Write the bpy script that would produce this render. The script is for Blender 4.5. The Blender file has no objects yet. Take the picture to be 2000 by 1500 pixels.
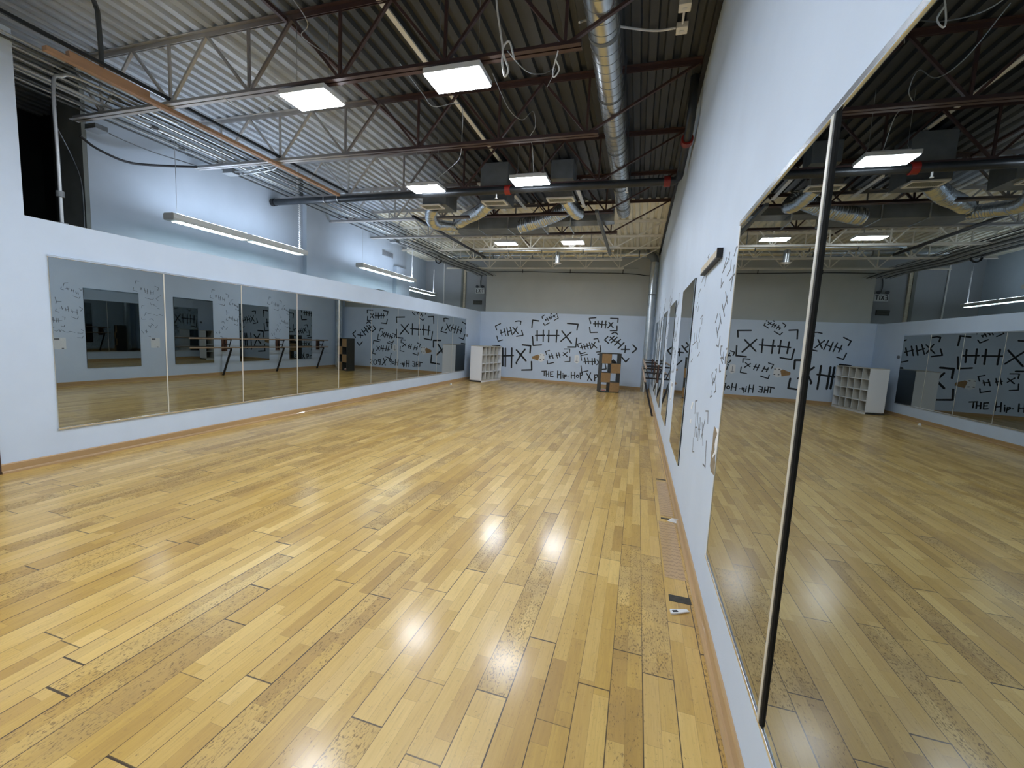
import bpy, math, random
from mathutils import Vector, Matrix
random.seed(7)
S = bpy.context.scene
COL = S.collection
PI = math.pi

# ---------------------------------------------------------------- camera
YAW, PITCH, ROLL, FPX, CAMZ = -0.2857, -0.1080, 0.0503, 820.3, 1.6
fw = Vector((math.sin(YAW)*math.cos(PITCH), math.cos(YAW)*math.cos(PITCH), math.sin(PITCH)))
rt0 = Vector((math.cos(YAW), -math.sin(YAW), 0)); up0 = rt0.cross(fw)
rt = rt0*math.cos(ROLL) + up0*math.sin(ROLL)
up = -rt0*math.sin(ROLL) + up0*math.cos(ROLL)
cd = bpy.data.cameras.new('camera'); cam = bpy.data.objects.new('camera', cd); COL.objects.link(cam)
M = Matrix((rt, up, -fw)).transposed().to_4x4(); M.translation = Vector((0, 0, CAMZ))
cam.matrix_world = M
cd.sensor_width = 36.0; cd.lens = FPX/2000*36.0; cd.clip_start = 0.02; cd.clip_end = 100
S.camera = cam

# ---------------------------------------------------------------- world, exposure
w = bpy.data.worlds.new('world'); S.world = w; w.use_nodes = True
bg = w.node_tree.nodes['Background']; bg.inputs[0].default_value = (0.55, 0.65, 0.8, 1); bg.inputs[1].default_value = 0.02
S.view_settings.view_transform = 'Standard'; S.view_settings.look = 'None'
S.view_settings.exposure = 0.0; S.view_settings.gamma = 1.0; S.view_settings.use_curve_mapping = False
S.cycles.use_denoising = True
S.cycles.max_bounces = 14; S.cycles.diffuse_bounces = 5; S.cycles.glossy_bounces = 8
S.cycles.sample_clamp_indirect = 6.0
BAY = 68.0        # radiance of the high bay lenses
PEND = 15.0       # radiance of the pendant lenses
PUP = 32.0        # radiance of the pendant up-light slots

# ---------------------------------------------------------------- materials
MATS = {}
def nodes_of(m):
    m.use_nodes = True
    return m.node_tree
def mat(name, color, rough=0.6, metal=0.0, spec=0.5, noise=0.0, nscale=8.0, emit=None, estr=0.0, bump=0.0, bscale=60.0, stretch=(1, 1, 1), coat=0.0):
    m = bpy.data.materials.new(name); nt = nodes_of(m); b = nt.nodes['Principled BSDF']
    b.inputs['Base Color'].default_value = (*color, 1); b.inputs['Roughness'].default_value = rough
    b.inputs['Metallic'].default_value = metal; b.inputs['Specular IOR Level'].default_value = spec
    b.inputs['Coat Weight'].default_value = coat
    if noise or bump:
        tc = nt.nodes.new('ShaderNodeTexCoord'); mp = nt.nodes.new('ShaderNodeMapping'); mp.inputs['Scale'].default_value = stretch
        nt.links.new(tc.outputs['Object'], mp.inputs['Vector'])
    if noise:
        n = nt.nodes.new('ShaderNodeTexNoise'); n.inputs['Scale'].default_value = nscale; n.inputs['Detail'].default_value = 6
        nt.links.new(mp.outputs[0], n.inputs['Vector'])
        r = nt.nodes.new('ShaderNodeValToRGB'); e = r.color_ramp.elements
        e[0].position = 0.3; e[1].position = 0.7
        e[0].color = (*[c*(1-noise) for c in color], 1); e[1].color = (*[min(1, c*(1+noise)) for c in color], 1)
        nt.links.new(n.outputs['Fac'], r.inputs[0]); nt.links.new(r.outputs[0], b.inputs['Base Color'])
    if bump:
        n2 = nt.nodes.new('ShaderNodeTexNoise'); n2.inputs['Scale'].default_value = bscale; n2.inputs['Detail'].default_value = 4
        nt.links.new(mp.outputs[0], n2.inputs['Vector'])
        bp = nt.nodes.new('ShaderNodeBump'); bp.inputs['Strength'].default_value = bump; bp.inputs['Distance'].default_value = 0.01
        nt.links.new(n2.outputs['Fac'], bp.inputs['Height']); nt.links.new(bp.outputs[0], b.inputs['Normal'])
    if emit:
        b.inputs['Emission Color'].default_value = (*emit, 1); b.inputs['Emission Strength'].default_value = estr
    MATS[name] = m
    return m

mat('wall_paint', (0.64, 0.75, 0.90), 0.55, noise=0.025, nscale=2.5, bump=0.06, bscale=140)
mat('wall_beige', (0.50, 0.52, 0.49), 0.7, noise=0.04, nscale=1.5)
mat('wall_outer', (0.42, 0.48, 0.54), 0.6, noise=0.04, nscale=2.0)
mat('wall_grey', (0.34, 0.36, 0.38), 0.6, noise=0.03, nscale=2.0)
mat('wall_unlit', (0.045, 0.05, 0.05), 0.8, noise=0.15, nscale=2.0)  # near-black colour stands in for the lack of light in the side room
mat('pier_dark', (0.20, 0.21, 0.19), 0.8, noise=0.12, nscale=4.0)
mat('mirror', (0.40, 0.43, 0.43), 0.004, 1.0)
mat('mirror_trim', (0.82, 0.84, 0.86), 0.22, 1.0)
mat('mirror_edge', (0.72, 0.70, 0.62), 0.35, 0.2)
mat('black_gap', (0.012, 0.012, 0.012), 0.6)
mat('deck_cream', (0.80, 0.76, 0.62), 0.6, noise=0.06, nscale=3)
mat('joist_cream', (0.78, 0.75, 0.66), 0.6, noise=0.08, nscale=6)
mat('oxide_bar', (0.085, 0.045, 0.040), 0.5, 0.1, noise=0.2, nscale=5)
mat('black_steel', (0.02, 0.02, 0.022), 0.45, 0.3)
mat('pipe_black', (0.035, 0.04, 0.045), 0.38, 0.4, noise=0.2, nscale=7)
mat('red_paint', (0.20, 0.014, 0.01), 0.35)
mat('galv', (0.62, 0.65, 0.66), 0.27, 0.9, noise=0.12, nscale=9)
mat('galv_dull', (0.20, 0.22, 0.235), 0.55, 0.5, noise=0.15, nscale=5)
mat('foil', (0.66, 0.71, 0.76), 0.26, 0.95, bump=0.9, bscale=18)
mat('conduit', (0.45, 0.47, 0.48), 0.4, 0.7)
mat('conduit_dark', (0.10, 0.11, 0.115), 0.45, 0.5)
mat('rust_wood', (0.40, 0.24, 0.14), 0.7, noise=0.3, nscale=7, stretch=(1, 0.15, 1))
mat('white_plastic', (0.8, 0.8, 0.78), 0.4)
mat('lens_bay', (1, 1, 1), 0.5, emit=(0.90, 0.98, 1.10), estr=BAY)
mat('lens_bay_far', (1, 1, 1), 0.5, emit=(0.90, 0.98, 1.10), estr=BAY*1.45)
mat('lens_pendant', (1, 1, 1), 0.5, emit=(0.72, 0.93, 1.0), estr=PEND)
mat('slot_pendant', (1, 1, 1), 0.5, emit=(0.74, 0.86, 1.06), estr=PUP)
mat('fixture_white', (0.72, 0.73, 0.72), 0.35)
mat('fixture_beige', (0.50, 0.50, 0.46), 0.45)
mat('register_cream', (0.85, 0.83, 0.76), 0.45)
mat('register_dark', (0.40, 0.40, 0.33), 0.6)
mat('marker', (0.006, 0.007, 0.010), 0.5, noise=0.3, nscale=30)
mat('marker_thin', (0.17, 0.185, 0.21), 0.6, noise=0.35, nscale=40)
mat('kraft', (0.36, 0.22, 0.10), 0.8, noise=0.1, nscale=20)
mat('kraft_pale', (0.30, 0.24, 0.16), 0.85, noise=0.2, nscale=30, bump=0.5, bscale=60)
mat('spackle', (0.88, 0.90, 0.92), 0.7, bump=0.4, bscale=50)
mat('shelf_black', (0.045, 0.045, 0.04), 0.5, noise=0.15, nscale=10)
mat('shelf_white', (0.90, 0.92, 0.95), 0.4)
mat('shelf_inner_shaded', (0.58, 0.56, 0.50), 0.5)  # darker than shelf_white, painting in the shade inside the pigeonholes
mat('bar_wood', (0.42, 0.30, 0.21), 0.45, noise=0.15, nscale=14)
mat('bracket_wood', (0.12, 0.055, 0.035), 0.55, noise=0.25, nscale=12)
mat('pale_wood', (0.62, 0.55, 0.42), 0.6, noise=0.15, nscale=18)
mat('wood_trim', (0.49, 0.315, 0.15), 0.38, noise=0.14, nscale=5, stretch=(1, 0.12, 1), coat=0.3)
mat('wood_trim_x', (0.49, 0.315, 0.15), 0.38, noise=0.14, nscale=5, stretch=(0.12, 1, 1), coat=0.3)
mat('door_dark', (0.06, 0.03, 0.02), 0.5)
mat('slot_dark', (0.05, 0.045, 0.035), 0.8, noise=0.3, nscale=30)
mat('sign_white', (0.72, 0.76, 0.76), 0.4)
mat('sign_dark', (0.03, 0.035, 0.04), 0.5)
mat('paper_red', (0.55, 0.2, 0.15), 0.7)

def blend_along_x(name, old, new, x0, x1, rough, metal, wob=0.5):
    # pale colour blending to a dark one along x, edge wobbled by noise
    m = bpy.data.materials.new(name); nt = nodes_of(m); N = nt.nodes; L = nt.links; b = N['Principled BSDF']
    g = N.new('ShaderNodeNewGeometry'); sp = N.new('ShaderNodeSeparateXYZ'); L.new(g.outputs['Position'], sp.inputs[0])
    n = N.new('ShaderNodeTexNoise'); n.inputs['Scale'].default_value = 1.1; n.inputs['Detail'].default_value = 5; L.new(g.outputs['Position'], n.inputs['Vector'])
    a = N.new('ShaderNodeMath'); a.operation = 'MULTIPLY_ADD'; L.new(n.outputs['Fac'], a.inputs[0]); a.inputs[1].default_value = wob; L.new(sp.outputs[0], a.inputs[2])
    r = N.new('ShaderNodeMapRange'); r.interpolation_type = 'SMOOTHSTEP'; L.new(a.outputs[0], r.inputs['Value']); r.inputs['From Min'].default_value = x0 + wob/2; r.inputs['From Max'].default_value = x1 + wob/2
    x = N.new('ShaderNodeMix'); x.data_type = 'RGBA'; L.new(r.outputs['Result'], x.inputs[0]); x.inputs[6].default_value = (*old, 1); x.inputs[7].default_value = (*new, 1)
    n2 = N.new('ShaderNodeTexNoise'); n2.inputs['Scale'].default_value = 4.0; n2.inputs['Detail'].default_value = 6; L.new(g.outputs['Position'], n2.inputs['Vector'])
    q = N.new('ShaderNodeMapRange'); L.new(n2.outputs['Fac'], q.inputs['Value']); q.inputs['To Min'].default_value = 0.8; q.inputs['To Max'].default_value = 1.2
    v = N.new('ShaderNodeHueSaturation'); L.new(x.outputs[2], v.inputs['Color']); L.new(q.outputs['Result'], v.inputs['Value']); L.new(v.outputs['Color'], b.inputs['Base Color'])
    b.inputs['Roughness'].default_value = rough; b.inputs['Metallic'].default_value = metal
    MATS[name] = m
blend_along_x('deck_grey', (0.52, 0.56, 0.60), (0.044, 0.048, 0.051), -5.0, -3.0, 0.5, 0.1)
blend_along_x('oxide', (0.50, 0.50, 0.50), (0.07, 0.038, 0.034), -5.2, -3.2, 0.45, 0.1)
blend_along_x('joist_grey', (0.42, 0.41, 0.39), (0.10, 0.06, 0.05), -3.6, -1.8, 0.45, 0.1)

def floor_material(name, grooves=False):
    m = bpy.data.materials.new(name); nt = nodes_of(m); N = nt.nodes; L = nt.links; b = N['Principled BSDF']
    def put(sock, v):
        if isinstance(v, (int, float)): sock.default_value = v
        elif isinstance(v, tuple): sock.default_value = v
        else: L.new(v, sock)
    def mth(op, a, c=None, clamp=False):
        n = N.new('ShaderNodeMath'); n.operation = op; n.use_clamp = clamp; put(n.inputs[0], a)
        if c is not None: put(n.inputs[1], c)
        return n.outputs[0]
    def comb(x, y, z=0.0):
        n = N.new('ShaderNodeCombineXYZ'); put(n.inputs[0], x); put(n.inputs[1], y); put(n.inputs[2], z); return n.outputs[0]
    def white(v, dims='2D'):
        n = N.new('ShaderNodeTexWhiteNoise'); n.noise_dimensions = dims
        if dims == '1D': put(n.inputs['W'], v)
        else: L.new(v, n.inputs['Vector'])
        return n.outputs['Value']
    def noise(v, scale, detail=4, rough=0.5):
        n = N.new('ShaderNodeTexNoise'); n.inputs['Scale'].default_value = scale; n.inputs['Detail'].default_value = detail
        n.inputs['Roughness'].default_value = rough; L.new(v, n.inputs['Vector']); return n.outputs['Fac']
    def step(v, lo, hi):
        n = N.new('ShaderNodeMapRange'); n.interpolation_type = 'SMOOTHSTEP'; put(n.inputs['Value'], v)
        n.inputs['From Min'].default_value = lo; n.inputs['From Max'].default_value = hi
        return n.outputs['Result']
    def mix(f, a, c):
        n = N.new('ShaderNodeMix'); n.data_type = 'RGBA'; put(n.inputs[0], f)
        for s, v in ((n.inputs[6], a), (n.inputs[7], c)):
            if isinstance(v, tuple): s.default_value = (*v, 1)
            else: L.new(v, s)
        return n.outputs[2]
    geo = N.new('ShaderNodeNewGeometry'); sep = N.new('ShaderNodeSeparateXYZ'); L.new(geo.outputs['Position'], sep.inputs[0])
    X, Y = sep.outputs[0], sep.outputs[1]
    PW = 0.146
    u = mth('DIVIDE', X, PW); ci = mth('FLOOR', u); fu = mth('FRACT', u)
    r1 = white(ci, '1D')
    v = mth('ADD', mth('DIVIDE', Y, 1.22), mth('MULTIPLY', r1, 9.0)); vi = mth('FLOOR', v); fv = mth('FRACT', v)
    pid = white(comb(ci, vi)); pid2 = white(comb(mth('ADD', ci, 31.7), vi)); pid3 = white(comb(ci, mth('ADD', vi, 57.3)))
    # strips inside a plank
    su = mth('FLOOR', mth('MULTIPLY', u, 2.0)); fs = mth('FRACT', mth('MULTIPLY', u, 2.0))
    sv0 = mth('ADD', mth('DIVIDE', Y, 0.47), mth('MULTIPLY', white(su, '1D'), 13.0)); svi = mth('FLOOR', sv0); fsv = mth('FRACT', sv0)
    sid = white(comb(su, svi)); sid2 = white(comb(mth('ADD', su, 11.3), svi))
    # grain, stretched along the boards
    gv = comb(mth('ADD', mth('MULTIPLY', X, 1.0), mth('MULTIPLY', sid, 7.0)), mth('MULTIPLY', Y, 0.07), 0.0)
    g1 = noise(gv, 60, 6, 0.6); g2 = noise(comb(mth('ADD', X, mth('MULTIPLY', pid, 3.0)), mth('MULTIPLY', Y, 0.25)), 9, 3)
    tone = mth('ADD', mth('MULTIPLY', sid, 0.42), mth('MULTIPLY', pid, 0.26))
    tone = mth('ADD', tone, mth('MULTIPLY', g1, 0.34)); tone = mth('ADD', tone, mth('MULTIPLY', g2, 0.22), True)
    rmp = N.new('ShaderNodeValToRGB'); L.new(tone, rmp.inputs[0]); e = rmp.color_ramp.elements
    e[0].position = 0.12; e[0].color = (0.36, 0.195, 0.042, 1); e[1].position = 0.95; e[1].color = (0.82, 0.56, 0.185, 1)
    k = rmp.color_ramp.elements.new(0.5); k.color = (0.61, 0.375, 0.086, 1)
    c = rmp.outputs[0]
    c = mix(mth('MULTIPLY', step(noise(comb(mth('ADD', X, mth('MULTIPLY', sid2, 5.0)), mth('MULTIPLY', Y, 0.045)), 130, 5, 0.65), 0.50, 0.72), 0.34), c, (0.34, 0.20, 0.07))
    c = mix(mth('MULTIPLY', step(sid2, 0.80, 0.95), 0.22), c, (0.40, 0.22, 0.08))
    # worn planks: speckled with short dark pits
    worn = step(pid2, 0.55, 0.95)
    pv = comb(mth('MULTIPLY', X, 1.0), mth('MULTIPLY', Y, 0.42))
    p1 = noise(pv, 130, 3, 0.6); p2 = noise(pv, 30, 3); p3 = noise(comb(X, Y), 2.2, 3)
    pits = step(mth('ADD', p1, mth('MULTIPLY', mth('SUBTRACT', worn, 0.5), 0.08)), 0.55, 0.64)
    pits = mth('MULTIPLY', pits, step(mth('ADD', p2, mth('MULTIPLY', worn, 0.14)), 0.50, 0.68))
    c = mix(mth('MULTIPLY', pits, 0.68), c, (0.10, 0.055, 0.022))
    smear = mth('MULTIPLY', mth('MULTIPLY', worn, step(p3, 0.38, 0.62)), 0.36)
    c = mix(smear, c, (0.27, 0.165, 0.075))
    # fine scuffs in every direction
    sc = noise(comb(mth('ADD', mth('MULTIPLY', X, 0.25), Y), mth('SUBTRACT', X, mth('MULTIPLY', Y, 0.2))), 26, 8, 0.75)
    c = mix(mth('MULTIPLY', step(sc, 0.56, 0.68), 0.30), c, (0.22, 0.13, 0.06))
    big = noise(comb(X, Y), 0.7, 3)
    c = mix(mth('MULTIPLY', step(big, 0.5, 0.75), 0.12), c, (0.38, 0.24, 0.11))
    # seams
    eu = mth('MINIMUM', fu, mth('SUBTRACT', 1.0, fu)); ev = mth('MINIMUM', fv, mth('SUBTRACT', 1.0, fv))
    gapw = mth('ADD', 0.008, mth('MULTIPLY', mth('MULTIPLY', pid3, pid3), 0.016))
    gu = mth('LESS_THAN', eu, gapw); gvv = mth('LESS_THAN', ev, mth('MULTIPLY', gapw, 0.20))
    gap = mth('MAXIMUM', gu, mth('MULTIPLY', gvv, 1.0))
    gstr = mth('ADD', 0.62, mth('MULTIPLY', pid3, 0.36))
    es = mth('MINIMUM', fs, mth('SUBTRACT', 1.0, fs)); esv = mth('MINIMUM', fsv, mth('SUBTRACT', 1.0, fsv))
    fine = mth('MAXIMUM', mth('LESS_THAN', es, 0.012), mth('LESS_THAN', esv, 0.0022))
    c = mix(mth('MULTIPLY', fine, 0.36), c, (0.16, 0.09, 0.04))
    c = mix(mth('MULTIPLY', gap, gstr), c, (0.045, 0.025, 0.012))
    if grooves:
        wv = mth('SINE', mth('ADD', mth('MULTIPLY', Y, 120.0), mth('MULTIPLY', noise(comb(mth('MULTIPLY', X, 6.0), Y), 9, 2), 9.0)))
        c = mix(mth('MULTIPLY', step(wv, 0.35, 0.95), 0.42), (0.52, 0.33, 0.15), (0.16, 0.085, 0.04))
    L.new(c, b.inputs['Base Color'])
    rr = mth('ADD', 0.30, mth('MULTIPLY', noise(comb(X, Y), 7, 5, 0.6), 0.15)); rr = mth('ADD', rr, mth('MULTIPLY', worn, 0.06)); rr = mth('ADD', rr, mth('MULTIPLY', pits, 0.25))
    L.new(rr, b.inputs['Roughness']); b.inputs['Specular IOR Level'].default_value = 0.5
    b.inputs['Coat Weight'].default_value = 0.45; b.inputs['Coat Roughness'].default_value = 0.165
    h = mth('SUBTRACT', mth('ADD', mth('MULTIPLY', g1, 0.15), mth('MULTIPLY', pid, 0.25)), mth('ADD', gap, mth('MULTIPLY', pits, 0.5)))
    bp = N.new('ShaderNodeBump'); bp.inputs['Strength'].default_value = 0.3; bp.inputs['Distance'].default_value = 0.002
    L.new(h, bp.inputs['Height']); L.new(bp.outputs[0], b.inputs['Normal'])
    MATS[name] = m
floor_material('floor_wood'); floor_material('floor_grooved', True)

# ---------------------------------------------------------------- mesh helpers
class MB:
    def __init__(s): s.v = []; s.f = []
    def add(s, vs, fs):
        o = len(s.v); s.v += [tuple(p) for p in vs]; s.f += [tuple(i+o for i in f) for f in fs]; return s
    def box(s, x0, x1, y0, y1, z0, z1, R=None, o=(0, 0, 0)):
        vs = [Vector((x, y, z)) for z in (z0, z1) for y in (y0, y1) for x in (x0, x1)]
        if R is not None: vs = [R @ p for p in vs]
        vs = [p + Vector(o) for p in vs]
        return s.add(vs, [(0, 2, 3, 1), (4, 5, 7, 6), (0, 1, 5, 4), (2, 6, 7, 3), (0, 4, 6, 2), (1, 3, 7, 5)])
    def bar(s, p, q, a, b, ref=(0, 0, 1)):
        p, q = Vector(p), Vector(q); d = (q-p).normalized(); r = Vector(ref)
        if abs(d.dot(r)) > 0.98: r = Vector((0, 1, 0))
        e = d.cross(r).normalized(); n = e.cross(d)
        vs = [c + e*sx*a/2 + n*sy*b/2 for c in (p, q) for sx, sy in ((-1, -1), (1, -1), (1, 1), (-1, 1))]
        return s.add(vs, [(0, 1, 2, 3), (7, 6, 5, 4), (0, 4, 5, 1), (1, 5, 6, 2), (2, 6, 7, 3), (3, 7, 4, 0)])
    def tube(s, pts, r, n=12, caps=True, radii=None):
        pts = [Vector(p) for p in pts]; rings = []; prev = None
        for i, p in enumerate(pts):
            d = (pts[min(i+1, len(pts)-1)] - pts[max(i-1, 0)]).normalized()
            if prev is None:
                a = Vector((0, 0, 1)) if abs(d.z) < 0.9 else Vector((0, 1, 0)); e = d.cross(a).normalized()
            else:
                e = (prev - d*prev.dot(d)).normalized()
            prev = e; g = d.cross(e); rr = radii[i] if radii else r
            rings.append([p + (e*math.cos(2*PI*k/n) + g*math.sin(2*PI*k/n))*rr for k in range(n)])
        vs = [q for ring in rings for q in ring]; fs = []
        for i in range(len(rings)-1):
            for k in range(n): fs.append((i*n+k, i*n+(k+1) % n, (i+1)*n+(k+1) % n, (i+1)*n+k))
        if caps: fs.append(tuple(range(n-1, -1, -1))); fs.append(tuple((len(rings)-1)*n+k for k in range(n)))
        return s.add(vs, fs)
    def prism(s, pts, fn, t0, t1):
        n = len(pts); vs = [fn(a, c, t) for t in (t0, t1) for a, c in pts]
        fs = [tuple(range(n-1, -1, -1)), tuple(range(n, 2*n))] + [(i, (i+1) % n, n+(i+1) % n, n+i) for i in range(n)]
        return s.add(vs, fs)
    def build(s, name, m, parent=None, smooth=False, bevel=0.0):
        me = bpy.data.meshes.new(name); me.from_pydata(s.v, [], s.f); me.update()
        me.materials.append(MATS[m])
        if smooth:
            for p in me.polygons: p.use_smooth = True
        o = bpy.data.objects.new(name, me); COL.objects.link(o)
        if parent is not None: o.parent = parent
        if bevel:
            md = o.modifiers.new('bevel', 'BEVEL'); md.width = bevel; md.segments = 2; md.limit_method = 'ANGLE'; md.harden_normals = False
        elif smooth:
            me.set_sharp_from_angle(angle=math.radians(40))
        return o
def tag(o, label, cat, group=None, kind=None):
    o['label'] = label; o['category'] = cat
    if group: o['group'] = group
    if kind: o['kind'] = kind
    return o
def struct(o): o['kind'] = 'structure'; return o
def empty(name, loc=(0, 0, 0), rz=0.0):
    o = bpy.data.objects.new(name, None); o.empty_display_size = 0.1; COL.objects.link(o); o.location = loc; o.rotation_euler = (0, 0, rz); return o
def copy_tree(o, parent=None):
    c = o.copy(); COL.objects.link(c)
    if parent is not None: c.parent = parent
    for ch in list(o.children): copy_tree(ch, c)
    return c
def curve_pts(pts, n=8):
    P = [Vector(p) for p in pts]; P = [P[0]*2-P[1]] + P + [P[-1]*2-P[-2]]; out = []
    for i in range(1, len(P)-2):
        a, b_, c, d = P[i-1:i+3]
        for k in range(n):
            t = k/n
            out.append(0.5*((2*b_) + (c-a)*t + (2*a-5*b_+4*c-d)*t*t + (3*b_-a-3*c+d)*t*t*t))
    out.append(P[-2]); return out
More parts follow.
